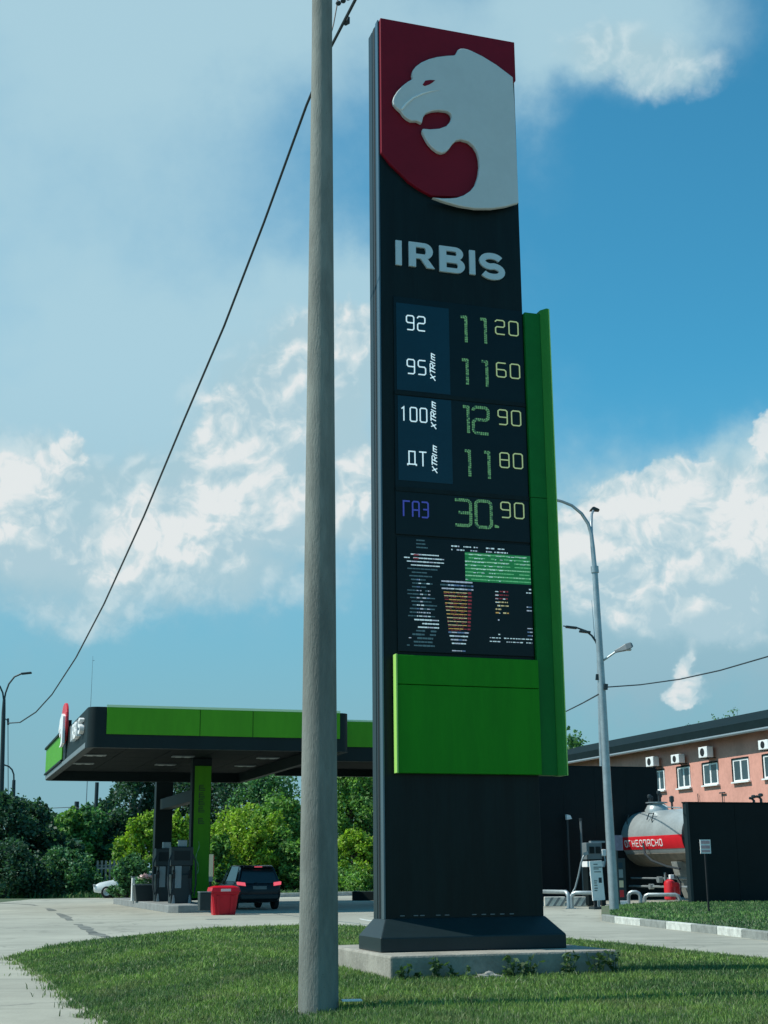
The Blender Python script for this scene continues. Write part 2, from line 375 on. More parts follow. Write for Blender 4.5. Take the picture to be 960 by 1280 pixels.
# stroke glyphs: list of polylines (closed when first == last), cell height 1
def arc(cx, cy, rx, ry, a0, a1, n=8): return [(cx + rx * math.cos(R_(a0 + (a1 - a0) * i / n)), cy + ry * math.sin(R_(a0 + (a1 - a0) * i / n))) for i in range(n + 1)]
def ch(pts, r=0.09):
    closed = pts[0] == pts[-1]; out = []; n = len(pts)
    idx = range(n - 1) if closed else range(n)
    for i in idx:
        p = Vector(pts[i])
        if not closed and i in (0, n - 1): out.append(tuple(p)); continue
        a = Vector(pts[i - 1 if i > 0 else n - 2]); b = Vector(pts[i + 1])
        out += [tuple(p + (a - p).normalized() * r), tuple(p + (b - p).normalized() * r)]
    if closed: out.append(out[0])
    return out
W = .55
GL = {'0': [ch([(0, .2), (0, 1), (W, 1), (W, 0), (0, 0), (0, .2)])], '1': [[(.12, .86), (.3, 1), (.3, 0)]],
      'I1': [[(.17, .96), (W - .03, .96), (W - .03, 0)]],
      '2': [ch([(0, .86), (0, 1), (W, 1), (W, .52), (0, .52), (0, 0), (W, 0)])], '3': [ch([(0, 1), (W, 1), (W, 0), (0, 0)]), [(.12, .5), (W, .5)]],
      '5': [ch([(W, 1), (0, 1), (0, .54), (W, .54), (W, 0), (0, 0)])], '6': [ch([(W, 1), (0, 1), (0, 0), (W, 0), (W, .52), (0, .52)])],
      '8': [ch([(0, .2), (0, 1), (W, 1), (W, 0), (0, 0), (0, .2)]), [(0, .52), (W, .52)]], '9': [ch([(W, .5), (0, .5), (0, 1), (W, 1), (W, 0), (0.05, 0)])],
      'Д': [[(.06, .1), (.06, 1), (W - .04, 1), (W - .04, .1)], [(-.04, 0), (-.04, .1), (W + .06, .1), (W + .06, 0)]], 'Т': [[(0, 1), (W, 1)], [(W / 2, 1), (W / 2, 0)]],
      'Г': [[(0, 0), (0, 1), (W, 1)]], 'А': [ch([(0, 0), (0, 1), (W, 1), (W, 0)]), [(0, .45), (W, .45)]], 'З': [ch([(0, 1), (W, 1), (W, 0), (0, 0)]), [(.12, .52), (W, .52)]],
      'О': [ch([(0, .2), (0, 1), (W, 1), (W, 0), (0, 0), (0, .2)], .15)], 'Н': [[(0, 0), (0, 1)], [(W, 0), (W, 1)], [(0, .5), (W, .5)]],
      'Е': [[(W, 1), (0, 1), (0, 0), (W, 0)], [(0, .5), (W * .9, .5)]], 'П': [[(0, 0), (0, 1), (W, 1), (W, 0)]], 'С': [ch([(W, .8), (W, 1), (0, 1), (0, 0), (W, 0), (W, .2)], .13)],
      'X': [[(0, 0), (.6, 1)], [(0, 1), (.6, 0)]], 'T': [[(0, 1), (.6, 1)], [(.3, 1), (.3, 0)]], 'R': [[(0, 0), (0, 1), (.4, 1), (W, .85), (W, .6), (.4, .45), (0, .45)], [(.28, .45), (W, 0)]],
      'i': [[(0, 0), (0, .95)]], 'm': [[(0, 0), (0, .7), (.35, .7), (.35, 0)], [(.35, .7), (.7, .7), (.7, 0)]]}
def ribbon(poly, wd):
    closed = poly[0] == poly[-1]
    P = []
    for p in (poly[:-1] if closed else poly):
        if not P or (Vector(p) - P[-1]).length > 1e-5: P.append(Vector(p))
    n = len(P); L = []; Rr = []
    for i, p in enumerate(P):
        a = P[i - 1] if (closed or i > 0) else None; b = P[(i + 1) % n] if (closed or i < n - 1) else None
        d1 = (p - a).normalized() if a is not None else (b - p).normalized()
        d2 = (b - p).normalized() if b is not None else d1
        n1, n2 = Vector((-d1.y, d1.x)), Vector((-d2.y, d2.x)); mm = (n1 + n2)
        mm = n1 if mm.length < .2 else mm.normalized(); k_ = min(1 / max(mm.dot(n1), .35), 2.2)
        L.append(p + mm * wd / 2 * k_); Rr.append(p - mm * wd / 2 * k_)
    return L, Rr, closed
def strokes(mb, polys, wd, fmap, d0, d1):
    """fmap(x, y, depth) -> 3-D; extruded from d0 (back) to d1 (front)"""
    for poly in polys:
        L, Rr, closed = ribbon(poly, wd); n = len(L)
        vs = [fmap(q.x, q.y, d) for d in (d0, d1) for S_ in (L, Rr) for q in S_]
        fs = []
        for i in range(n if closed else n - 1):
            j = (i + 1) % n
            fs += [(2 * n + i, 2 * n + j, 3 * n + j, 3 * n + i), (i, j, 2 * n + j, 2 * n + i), (n + j, n + i, 3 * n + i, 3 * n + j)]
        if not closed: fs += [(0, 2 * n, 3 * n, n), (n - 1, 2 * n - 1, 4 * n - 1, 3 * n - 1)]
        mb.add(vs, fs)

rnd = random.Random(7)
npr = np.random.default_rng(11)

# ------------------------------------------------------------------ ground, forecourt, lawns
def sheet(name, pts, z, m, kind='structure'):
    mb = MB(); mb.add([(p[0], p[1], z) for p in pts], [tuple(range(len(pts)))])
    o = mb.build(name, m); 
    if o.data.polygons[0].normal.z < 0: o.data.flip_normals()
    return struct(o, kind)
M['soil'] = mat('dry_grass_soil', (0.07, 0.11, 0.05), 0.95, 0, 0.4, 0.08, bump=0.5, bscale=3)
def concrete_mat(name, c, jx=6.0, jy=6.0, crack=0.35):
    m = mat(name, c, 0.9); t = NT(m.node_tree); bs = m.node_tree.nodes['Principled BSDF']
    g = t.add('ShaderNodeNewGeometry'); pos = g.outputs['Position']
    big = t.noise(pos, 0.12, 5, 0.6); med = t.noise(pos, 0.9, 6, 0.65); fine = t.noise(pos, 34, 5, 0.75)
    f = t.mr(t.m('ADD', t.m('MULTIPLY', big, .5), t.m('ADD', t.m('MULTIPLY', med, .3), t.m('MULTIPLY', fine, .25))), .36, .66, 0.62, 1.16)
    col = t.mix(1.0, (*c, 1), f, 'MULTIPLY')
    streak = t.noise(t.v('MULTIPLY', pos, (0.10, 1.6, 1)), 1.0, 5, 0.6)
    col = t.mix(t.mr(streak, .52, .70, 0, .6, True), col, (c[0] * .55, c[1] * .57, c[2] * .57, 1))
    oil = t.noise(t.v('MULTIPLY', pos, (.8, .35, 1)), 1.0, 6, 0.7)
    col = t.mix(t.mr(oil, .55, .72, 0, .6, True), col, (c[0] * .42, c[1] * .44, c[2] * .44, 1))
    spot = t.noise(pos, 3.1, 3, 0.5)
    col = t.mix(t.mr(spot, .70, .76, 0, .45, True), col, (c[0] * .35, c[1] * .36, c[2] * .36, 1))
    ck = t.add('ShaderNodeTexVoronoi', feature='DISTANCE_TO_EDGE'); ck.inputs['Scale'].default_value = 0.16
    t.l.new(t.v('MULTIPLY_ADD', t.v('SUBTRACT', t.noise(pos, 0.5, 4, .6, color=True), (.5, .5, .5)), (2.4, 2.4, 0), pos), ck.inputs['Vector'])
    col = t.mix(t.mr(ck.outputs['Distance'], 0.0, 0.011, crack, 0), col, (.06, .065, .06, 1))
    t.l.new(col, bs.inputs['Base Color'])
    b = t.add('ShaderNodeBump'); b.inputs['Strength'].default_value = .3; b.inputs['Distance'].default_value = .01
    t.l.new(fine, b.inputs['Height']); t.l.new(b.outputs[0], bs.inputs['Normal'])
    return m
M['forecourt'] = concrete_mat('forecourt_concrete', (0.345, 0.345, 0.285))
M['paving'] = concrete_mat('pavement_concrete', (0.355, 0.35, 0.285), crack=0.5)
sheet('ground', [(-3000, -60), (3000, -60), (3000, 4000), (-3000, 4000)], -0.03, 'soil')
far_l, far_r = gp(-900, 1126), gp(1500, 1110)
sheet('forecourt', [(-60, -20), (60, -20), (70, 84), (14, 84), gp(480, 1118.5), gp(420, 1119.5), gp(330, 1120), gp(200, 1121), gp(40, 1124), gp(0, 1128), (-60, 66)], 0.0, 'forecourt')

# grass verge behind the forecourt is the ground itself; front lawn is a low mound
lawn_px = [(12, 1196, .03), (60, 1183, .03), (130, 1175, .03), (200, 1170, .04), (290, 1167, .04), (370, 1164, .05), (470, 1163, .05), (600, 1166, .06), (700, 1172, .06),
           (800, 1181, .07), (880, 1189, .07), (965, 1197, .07), (1100, 1212, .07), (1400, 1250, .07)]
lawn_b = [gp(x, y, z) for x, y, z in lawn_px]
lawn_b += [Vector((9, 7, 0)), Vector((-2.0, 7.5, 0)), gp(165, 1299, .03), gp(140, 1280, .03), gp(112, 1262, .03), gp(85, 1245, .03), gp(62, 1226, .03), gp(38, 1211, .03)]
lawn_poly = [(p.x, p.y) for p in lawn_b]
LP = np.array(lawn_poly)
def inside(px, py, poly):
    c = np.zeros(px.shape, bool); n = len(poly)
    for i in range(n):
        x1, y1 = poly[i]; x2, y2 = poly[(i + 1) % n]
        if y1 == y2: continue
        t = ((y1 > py) != (y2 > py)) & (px < (x2 - x1) * (py - y1) / (y2 - y1) + x1)
        c ^= t
    return c
def edge_dist(px, py, poly):
    d = np.full(px.shape, 1e9); n = len(poly)
    for i in range(n):
        a = np.array(poly[i]); b = np.array(poly[(i + 1) % n]); ab_ = b - a; L = max((ab_ ** 2).sum(), 1e-9)
        t = np.clip(((px - a[0]) * ab_[0] + (py - a[1]) * ab_[1]) / L, 0, 1)
        d = np.minimum(d, np.hypot(px - a[0] - t * ab_[0], py - a[1] - t * ab_[1]))
    return d
def lawn_z(px, py):
    d = edge_dist(px, py, lawn_poly)
    s = np.clip(d / 2.6, 0, 1); s = s * s * (3 - 2 * s)
    return 0.035 + 0.20 * s + 0.025 * np.sin(px * 0.9 + 1.3) * np.cos(py * 0.7) * s
M['lawnsoil'] = mat('lawn_thatch', (0.085, 0.135, 0.060), 0.95, 0, 0.3, 2.2, col2=(0.095, 0.095, 0.060), bump=0.8, bscale=20)
def grid_lawn(name, poly, zf, step, m):
    P = np.array(poly); x0, y0 = P.min(0); x1, y1 = P.max(0)
    bm = bmesh.new()
    vs = [bm.verts.new((x, y, 0)) for x, y in poly]
    f = bm.faces.new(vs)
    for ax, lo, hi in ((0, x0, x1), (1, y0, y1)):
        t = math.floor(lo / step) * step + step
        while t < hi:
            co = (t, 0, 0) if ax == 0 else (0, t, 0); no = (1, 0, 0) if ax == 0 else (0, 1, 0)
            bmesh.ops.bisect_plane(bm, geom=bm.verts[:] + bm.edges[:] + bm.faces[:], plane_co=co, plane_no=no)
            t += step
    X = np.array([q.co.x for q in bm.verts]); Y = np.array([q.co.y for q in bm.verts]); Z = zf(X, Y)
    for q, z in zip(bm.verts, Z): q.co.z = z
    bmesh.ops.recalc_face_normals(bm, faces=bm.faces)
    me = bpy.data.meshes.new(name); bm.to_mesh(me); bm.free()
    if me.polygons[0].normal.z < 0: me.flip_normals()
    me.materials.append(M[m]); me.polygons.foreach_set('use_smooth', [True] * len(me.polygons))
    o = bpy.data.objects.new(name, me); COL.objects.link(o)
    return struct(o)
grid_lawn('lawn', lawn_poly, lawn_z, 0.6, 'lawnsoil')

def grass_mesh(name, pts, zs, hmin, hmax, wd, m, hs=1.0):
    n = len(pts); a = npr.uniform(0, 2 * np.pi, n); h = npr.uniform(hmin, hmax, n) * (0.7 + 0.6 * npr.random(n)) * hs; wv = wd * npr.uniform(.6, 1.3, n)
    ln = npr.uniform(.1, .9, n) * h; la = npr.uniform(0, 2 * np.pi, n)
    dx, dy = np.cos(a) * wv / 2, np.sin(a) * wv / 2; lx, ly = np.cos(la) * ln, np.sin(la) * ln
    x, y = pts[:, 0], pts[:, 1]
    V = np.empty((n, 5, 3), np.float32)
    V[:, 0] = np.c_[x - dx, y - dy, zs - .01]; V[:, 1] = np.c_[x + dx, y + dy, zs - .01]
    V[:, 2] = np.c_[x + dx * .8 + lx * .35, y + dy * .8 + ly * .35, zs + h * .6]; V[:, 3] = np.c_[x - dx * .8 + lx * .35, y - dy * .8 + ly * .35, zs + h * .6]
    V[:, 4] = np.c_[x + lx, y + ly, zs + h]
    base = np.arange(n)[:, None] * 5
    loops = np.concatenate([base + np.array([[0, 1, 2, 3]]), base + np.array([[3, 2, 4]])], 1).ravel().astype(np.int32)
    starts = np.concatenate([np.arange(n)[:, None] * 7, np.arange(n)[:, None] * 7 + 4], 1).ravel().astype(np.int32)
    me = bpy.data.meshes.new(name); me.vertices.add(n * 5); me.vertices.foreach_set('co', V.ravel())
    me.loops.add(len(loops)); me.loops.foreach_set('vertex_index', loops)
    me.polygons.add(2 * n); me.polygons.foreach_set('loop_start', starts)
    me.update(calc_edges=True); me.validate()
    me.materials.append(M[m]); o = bpy.data.objects.new(name, me); COL.objects.link(o)
    return o
def grassmat(name, c, dry):
    m = mat(name, c, 0.6, spec=0.25); t = NT(m.node_tree); bs = m.node_tree.nodes['Principled BSDF']
    g = t.add('ShaderNodeNewGeometry'); pos = g.outputs['Position']; r = g.outputs['Random Per Island']
    n1 = t.noise(pos, 0.45, 4, .6); n2 = t.noise(pos, 2.6, 4, .65)
    f = t.mr(t.m('ADD', t.m('MULTIPLY', n1, .6), t.m('MULTIPLY', n2, .4)), .38, .62, 0, 1, True)
    col = t.mix(f, (c[0] * .5, c[1] * .58, c[2] * .75, 1), (c[0] * 1.35, c[1] * 1.25, c[2] * 1.05, 1))
    n3 = t.noise(pos, 1.15, 5, .65)
    col = t.mix(t.mr(n3, .52, .66, 0, .7, True), col, (c[0] * 1.15, c[1] * .78, c[2] * 1.2, 1))
    col = t.mix(1.0, col, t.mr(r, 0, 1, .55, 1.45), 'MULTIPLY')
    col = t.mix(t.m('GREATER_THAN', t.m('FRACT', t.m('MULTIPLY', r, 37.7)), .93), col, (*dry, 1))
    t.l.new(col, bs.inputs['Base Color'])
    tr = t.add('ShaderNodeBsdfTranslucent'); t.l.new(col, tr.inputs[0]); mx = t.add('ShaderNodeMixShader'); mx.inputs[0].default_value = .3
    t.l.new(bs.outputs[0], mx.inputs[1]); t.l.new(tr.outputs[0], mx.inputs[2]); t.l.new(mx.outputs[0], m.node_tree.nodes['Material Output'].inputs[0])
    return m
M['grass'] = grassmat('grass_blade', (0.150, 0.262, 0.066), (0.30, 0.33, 0.19))
M['grassfar'] = grassmat('verge_grass_blade', (0.110, 0.23, 0.070), (0.26, 0.30, 0.15))
def scatter(poly, n, ylo, yhi, keep=None):
    P = np.array(poly); x0, y0 = P.min(0); x1, y1 = P.max(0); y0, y1 = max(y0, ylo), min(y1, yhi)
    q = np.c_[npr.uniform(x0, x1, n), npr.uniform(y0, y1, n)]
    ok = inside(q[:, 0], q[:, 1], poly) & (np.abs(q[:, 0]) < q[:, 1] * .34 + 1.2)
    q = q[ok]
    if keep is not None: q = q[keep(q)]
    return q
SL = [gw(4.86, 15.06), gw(7.62, 15.06), gw(7.62, 17.6), gw(4.86, 17.6)]
slab_poly = [(p.x, p.y) for p in SL]
notslab = lambda q: ~inside(q[:, 0], q[:, 1], slab_poly)
bands = [(9.5, 13, 170000, .018, .052, .0065), (13, 18, 200000, .018, .055, .009), (18, 24, 130000, .02, .06, .014), (24, 34, 80000, .025, .07, .02)]
def patch_noise(q):
    x, y = q[:, 0], q[:, 1]
    return np.sin(1.7 * x + 2.1 * np.sin(.9 * y)) * np.cos(1.3 * y + 1.6 * np.sin(1.1 * x + .5)) + .6 * np.sin(4.3 * x + 1.7 * np.sin(3.1 * y)) * np.sin(3.7 * y + 2)
allp = []
for i, (y0, y1, n, h0, h1, wd) in enumerate(bands):
    q = scatter(lawn_poly, n, y0, y1, notslab)
    ed = edge_dist(q[:, 0], q[:, 1], lawn_poly)
    pn = patch_noise(q); q = q[(npr.random(len(q)) < np.clip(1.15 - .38 * np.maximum(pn, 0), .25, 1)) & (npr.random(len(q)) < np.clip(ed / .35 + .25, 0, 1))]
    hs = 1 + .55 * (npr.random(len(q)) > .965)
    o = grass_mesh('grass', q, lawn_z(q[:, 0], q[:, 1]), h0, h1, wd, 'grass', hs)
    tag(o, ['short mown grass of the front lawn nearest the camera', 'grass of the front lawn around the concrete pole and sign slab', 'grass of the front lawn behind the sign slab',
            'grass along the far edge of the front lawn by the forecourt'][i], 'grass', None, 'stuff')

eq = []
for (xa, ya), (xb, yb) in zip([(12, 1196), (38, 1211), (62, 1226), (85, 1245), (112, 1262), (140, 1280)], [(38, 1211), (62, 1226), (85, 1245), (112, 1262), (140, 1280), (165, 1299)]):
    p, q_ = gp(xa, ya, .03), gp(xb, yb, .03)
    for k_ in range(1500):
        t_ = rnd.random(); c = p.lerp(q_, t_); g_ = .16 + .16 * math.sin(c.y * 5.3) + .10 * math.sin(c.y * 13 + 1)
        eq.append((c.x - abs(rnd.gauss(0, max(g_ * .42, .015))) + rnd.uniform(0, .30), c.y + rnd.uniform(-.1, .1)))
eq = np.array(eq)
tag(grass_mesh('grass', eq, np.full(len(eq), .02), .015, .06, .011, 'grass'), 'ragged grass growing over the pavement at the left edge of the lawn', 'grass', None, 'stuff')
# pavement at the bottom left and its kerb line
pv = [gp(-60, 1197), gp(8, 1197), gp(36, 1213), gp(60, 1229), gp(82, 1247), gp(108, 1264), gp(136, 1283), gp(160, 1303), Vector((-2.2, 6, 0)), Vector((-12, 6, 0)), gp(-300, 1230)]
sheet('pavement', pv, 0.006, 'paving')
kp = [(12, 1196), (38, 1211), (62, 1226), (85, 1245), (112, 1262), (140, 1280), (165, 1299)]
mb = MB()
kl = [gp(x, y, .03) for x, y in kp]
for p, q in zip(kl, kl[1:]): mb.bar(Vector((p.x, p.y, .008)), Vector((q.x, q.y, .008)), .06, .05)
struct(mb.build('kerb', 'wornkerb', bevel=.006))
# tar-filled trench scar across the forecourt on the left
mb = MB(); sc = [(0, 1129), (40, 1131), (62, 1136), (82, 1147), (100, 1157), (122, 1168), (150, 1177)]
pts = [gp(x, y) for x, y in sc]
fine = []
for p, q in zip(pts, pts[1:]): fine += [p.lerp(q, k_ / 7) for k_ in range(7)]
pts = fine + [pts[-1]]
vs = []
for i, p in enumerate(pts):
    d = (pts[min(i + 1, len(pts) - 1)] - pts[max(i - 1, 0)]).normalized(); n_ = Vector((-d.y, d.x, 0)); wv = .13 * (1 + .35 * math.sin(i * 1.3) + .2 * math.sin(i * 3.1)); sh = .03 * math.sin(i * .7)
    vs += [Vector((p.x, p.y, .005)) + n_ * (sh + wv), Vector((p.x, p.y, .005)) + n_ * (sh - wv)]
mb.add(vs, [(2 * i, 2 * i + 2, 2 * i + 3, 2 * i + 1) for i in range(len(pts) - 1) if i not in (9, 10, 11, 12, 16, 17, 24, 25, 26)])
M['tar'] = mat('patched_asphalt', (0.07, 0.078, 0.07), 0.95, 0, 0.5, 1.2, col2=(0.20, 0.21, .185))
struct(mb.build('road_patch', 'tar'))

# second lawn on the right with a painted kerb
k_near = [(752, 1143), (768, 1146), (800, 1149.5), (832, 1153), (864, 1156.5), (896, 1160), (927, 1164), (960, 1168), (995, 1172.5), (1032, 1177)]
kw = [gp(x, y + 8) for x, y in k_near]
lawn2 = [Vector((p.x, p.y, 0)) for p in kw] + [Vector((17, 27, 0)), Vector((22, 51, 0)), gp(880, 1130), gp(800, 1133.5), gp(752, 1137.5)]
l2 = [(p.x, p.y) for p in lawn2]
grid_lawn('lawn', l2, lambda x, y: 0.13 + 0.0 * x, 2.0, 'lawnsoil')
q = scatter(l2, 60000, 20, 60); q = q[edge_dist(q[:, 0], q[:, 1], l2) > .25]
tag(grass_mesh('grass', q, np.full(len(q), .13), .03, .08, .03, 'grassfar'), 'grass of the far lawn behind the black and white kerb', 'grass', None, 'stuff')
kt = bpy.data.objects.new('painted_kerb', None); COL.objects.link(kt); struct(kt)
for i, (p, q) in enumerate(zip(kw, kw[1:])):
    d = (q - p).normalized(); e = .012
    mb = MB(); n_ = Vector((-d.y, d.x, 0))
    a0, a1 = p + d * e + n_ * .09, q - d * e + n_ * .09
    mb.bar(Vector((a0.x, a0.y, .075)), Vector((a1.x, a1.y, .075)), .18, .19)
    o = mb.build('kerb_stone', 'whitekerb' if i % 2 == 1 else 'greykerb', kt, bevel=.02)

# far kerb right of the pole and dark low kerb in shade
mb = MB(); a, b = gp(340, 1121.5), gp(480, 1118.5); mb.bar(a + Vector((0, 0, .1)), b + Vector((0, 0, .1)), .4, .22); struct(mb.build('kerb', 'whitekerb', bevel=.02))
t_ = thing('parking_stop', 'dark low rubber parking stop beside the kerb left of the sign', 'parking stop', gp(456, 1125.5))
mb = MB(); mb.prism([(-.45, 0), (.45, 0), (.32, .42), (-.32, .42)], lambda x, z: (-.6, x, z), lambda x, z: (2.2, x, z)); mb.build('block', 'dark', t_, bevel=.03)
for x_ in (-.55, .7): MB().box(x_, x_ + .3, -.33, .33, .423, .435).build('stripe', 'greykerb', t_)
# faint worn paint mark on the forecourt
mb = MB(); pa = [gp(x, y, .004) for x, y in ((450, 1148), (462, 1150), (474, 1150.3), (474, 1151.6), (461, 1151.5), (448, 1148.9))]; mb.add(pa, [(0, 1, 2, 3, 4, 5)])
struct(mb.build('road_marking', 'whitekerb'))

# ------------------------------------------------------------------ price sign
A0 = Vector((-0.0163, 16.741, 0)); a0_, b0_ = ab(A0)
T = thing('price_sign', 'tall dark price pylon with big cat emblem, white letters and lit fuel prices', 'sign', A0, YAW)
TW, TD, ZB, ZT = 2.0, 0.42, 0.82, 12.74
def tp(px, py, off=0.0):
    """pixel on the sign's front plane (moved forward by off) -> local x, z"""
    P = pl(px, py, A0 - VA * off, VA); return (P - A0).dot(UA), P.z
mb = MB(); mb.box(0.0, TW, 0, TD, ZB, ZT - .01); mb.build('body', 'dark', T, bevel=.012)
mb = MB(); mb.box(-.022, -.002, .0, .10, ZB + .02, ZT - .004); mb.build('side_strip', 'trim', T, bevel=.003)
mb = MB(); mb.box(-.02, -.002, .27, TD, ZB + .02, ZT - .03); mb.build('side_strip', 'darkside', T, bevel=.003)
mb = MB(); mb.box(-.014, -.002, .105, .265, ZB + .02, ZT - .02); mb.build('side_panel', 'darkside', T)
mb = MB(); mb.box(-.018, -.0145, .17, .21, ZB + .02, ZT - .02); mb.build('side_groove', 'groove', T)
# red field with a curved lower edge
bl = [(474, 190), (490, 208), (505, 223), (522, 236), (540, 246.5)]
z_ = [(118, 660), (160, 712), (200, 750), (235, 785), (270, 810), (300, 828), (335, 846)]
zp = lambda x, y: (440 + x * .29167, y * .29167)
curve = [tp(*zp(*q)) for q in z_]
curve[0] = (0.004, curve[0][1])
redp = [(.004, ZT - .004)] + curve + [(1.2, curve[-1][1] + .05), (1.6, curve[-1][1] + .15), (1.72, curve[-1][1] + .35), (1.72, 12.0), (TW - .004, 12.12), (TW - .004, ZT - .004)]
mb = MB(); mb.prism(redp, lambda x, z: (x, .002, z), lambda x, z: (x, -.06, z)); mb.build('red_field', 'red', T, bevel=.008)
head_px = [(455, 212), (466, 207), (480, 207), (495, 210), (515, 218), (560, 240), (620, 277), (690, 330), (698, 450), (704, 600), (710, 740), (715, 868), (660, 884), (600, 893), (530, 893), (460, 882), (400, 865), (345, 845),
    (385, 849), (420, 849), (450, 846), (480, 836), (508, 817), (528, 792), (541, 755), (547, 712), (545, 680), (537, 650), (522, 625), (500, 606), (470, 597), (448, 601), (432, 615), (418, 636), (403, 650), (385, 655), (366, 648), (345, 632),
    (328, 613), (313, 588), (302, 564), (303, 550), (335, 553), (375, 550), (405, 539), (422, 520), (428, 500), (424, 486), (408, 476), (375, 471), (345, 474), (318, 484), (306, 500), (300, 527), (280, 517), (255, 517),
    (238, 508), (222, 494), (210, 476), (194, 462), (180, 446), (176, 430), (181, 412), (195, 390), (215, 368), (238, 350), (262, 336), (258, 318), (262, 300), (275, 283), (298, 266), (330, 252), (365, 243), (405, 238), (440, 236), (447, 228)]
HO = .13
head = [tp(*zp(*q), off=HO) for q in head_px]
head = [(min(x, TW), z) for x, z in head]
mb = MB(); mb.prism(head, lambda x, z: (x, -.062, z), lambda x, z: (x, -HO, z)); hd = mb.build('cat_head', 'silver', T, bevel=.012)
eye = [tp(*zp(*q), off=HO) for q in ((302, 364), (314, 346), (334, 343), (356, 344), (345, 354), (332, 362), (312, 369))]
mb = MB(); mb.prism(eye, lambda x, z: (x, -HO + .004, z), lambda x, z: (x, -HO - .004, z)); mb.build('eye', 'red', hd)
wl = [tp(*zp(*q), off=HO) for q in ((212, 470), (232, 445), (262, 420), (300, 402), (340, 391), (376, 386))]
mb = MB(); mb.tube([(x, -HO - .004, z) for x, z in wl], [.016, .016, .015, .012, .008, .003], 6); mb.build('lip_line', 'white', hd, smooth=True)

def tri(name, polys, box, m, wd, d0, d1, cellw=W, parent=T, slant=0, dots=False, off=None):
    """place a glyph so that its cell fills a pixel box (left x, right x, top y, bottom y on the glyph's left edge)"""
    xl, xr, yt, yb = box; off = d1 if off is None else off
    x0, zb = tp(xl, yb, off); _, zt = tp(xl, yt, off); x1, _ = tp(xr, (yb + yt) / 2, off)
    sx, sz = (x1 - x0) / cellw, zt - zb
    fm = lambda x, y, d: (x0 + x * sx, -d, zb + y * sz)
    mb = MB()
    if not dots:
        sc2 = [[(p[0] * sx, p[1] * sz) for p in pp] for pp in polys]
        strokes(mb, sc2, wd, lambda x, y, d: (x0 + x, -d, zb + y), d0, d1)
    else:
        strokes(mb, [[(p[0] * sx, p[1] * sz) for p in pp] for pp in polys], wd, lambda x, y, d: (x0 + x, -d, zb + y), d0, d1)
        seg_ = mb.build(name, 'leddim', parent); mb = MB()
        for pp in polys:
            L, Rr, closed = ribbon([(p[0] * sx, p[1] * sz) for p in pp], wd * .52)
            n = len(L)
            for S_ in (L, Rr):
                for i in range(n if closed else n - 1):
                    p, q2 = S_[i], S_[(i + 1) % n]; ln = (q2 - p).length; kk = max(1, int(ln / .026))
                    for j in range(kk):
                        if rnd.random() < .12: continue
                        c = p.lerp(q2, (j + .5) / kk); s_ = .0088 * rnd.uniform(.75, 1.2)
                        mb.box(x0 + c.x - s_, x0 + c.x + s_, -d1 - .003, -d1 - .0005, zb + c.y - s_, zb + c.y + s_)
        o_ = mb.build('led_dots', m, seg_, recalc=False); o_['kind'] = 'stuff'; return seg_
    return mb.build(name, m, parent, recalc=not dots)
# IRBIS
def bowl(x0, xc, yc, rx, ry, tx, ty, n=12):
    """closed strip (outer, inner) for the rounded half of R and B"""
    out = [(x0, yc + ry)] + arc(xc, yc, rx, ry, 90, -90, n) + [(x0, yc - ry)]
    inn = [(x0, yc + ry - ty)] + arc(xc, yc, rx - tx, ry - ty, 90, -90, n) + [(x0, yc - ry + ty)]
    return out, inn
LB = {'I': ([[(.5, 0), (.5, 1)]], 1.0),
      'S': ([arc(.50, .70, .38, .215, 25, 90, 4) + arc(.46, .70, .37, .215, 95, 265, 10) + arc(.54, .30, .37, .215, 85, -85, 10) + arc(.50, .30, .40, .215, -95, -155, 4)], 1.0)}
LETTER = {'R': ([[(0, 0), (.27, 0), (.27, 1), (0, 1)], [(.42, .40), (.70, .40), (1.0, 0), (.70, 0)]], [bowl(.27, .60, .675, .33, .325, .27, .185)]),
          'B': ([[(0, 0), (.27, 0), (.27, 1), (0, 1)]], [bowl(.27, .62, .745, .32, .255, .26, .17), bowl(.27, .66, .275, .34, .275, .27, .175)])}
def solid_letter(c, sx, sz, fm, d0, d1):
    mb = MB(); polys, bowls = LETTER[c]
    for p in polys: mb.prism([(x * sx, z * sz) for x, z in p], lambda x, z: fm(x, z, d0), lambda x, z: fm(x, z, d1))
    for kb, (out, inn) in enumerate(bowls):
        e1 = d1 + .0006 * (kb + 1); n = len(out); vs = [fm(x * sx, z * sz, d) for d in (d0, e1) for S_ in (out, inn) for x, z in S_]; fs = []
        for i in range(n - 1): fs += [(2 * n + i, 2 * n + i + 1, 3 * n + i + 1, 3 * n + i), (i, i + 1, 2 * n + i + 1, 2 * n + i), (n + i, n + i + 1, 3 * n + i + 1, 3 * n + i)]
        mb.add(vs, fs)
    return mb
for c, bx, wd in (('I', (495.0, 502.6, 299.8, 330.5), .095), ('R', (511.5, 543.4, 301.6, 332), .085), ('B', (549.9, 580.9, 306.6, 338.6), .085), ('I', (587.3, 594.7, 312.2, 342.4), .09), ('S', (600.9, 630.1, 315.5, 346.5), .085)):
    if c == 'I':
        x0, zb = tp(bx[0], bx[3], .03); _, zt = tp(bx[0], bx[2], .03); x1, _ = tp(bx[1], bx[3], .03)
        mb = MB(); mb.box(x0, x1, -.03, .0, zb, zt); mb.build('letter', 'letter', T, bevel=.004)
    elif c in LETTER:
        x0, zb = tp(bx[0], bx[3], .03); _, zt = tp(bx[0], bx[2], .03); x1, _ = tp(bx[1], (bx[2] + bx[3]) / 2, .03)
        solid_letter(c, x1 - x0, zt - zb, lambda x, z, d: (x0 + x, -d, zb + z), 0, .03).build('letter', 'letter', T)
    else: tri('letter', LB[c][0], bx, 'letter', wd, 0, .03, cellw=1.0)
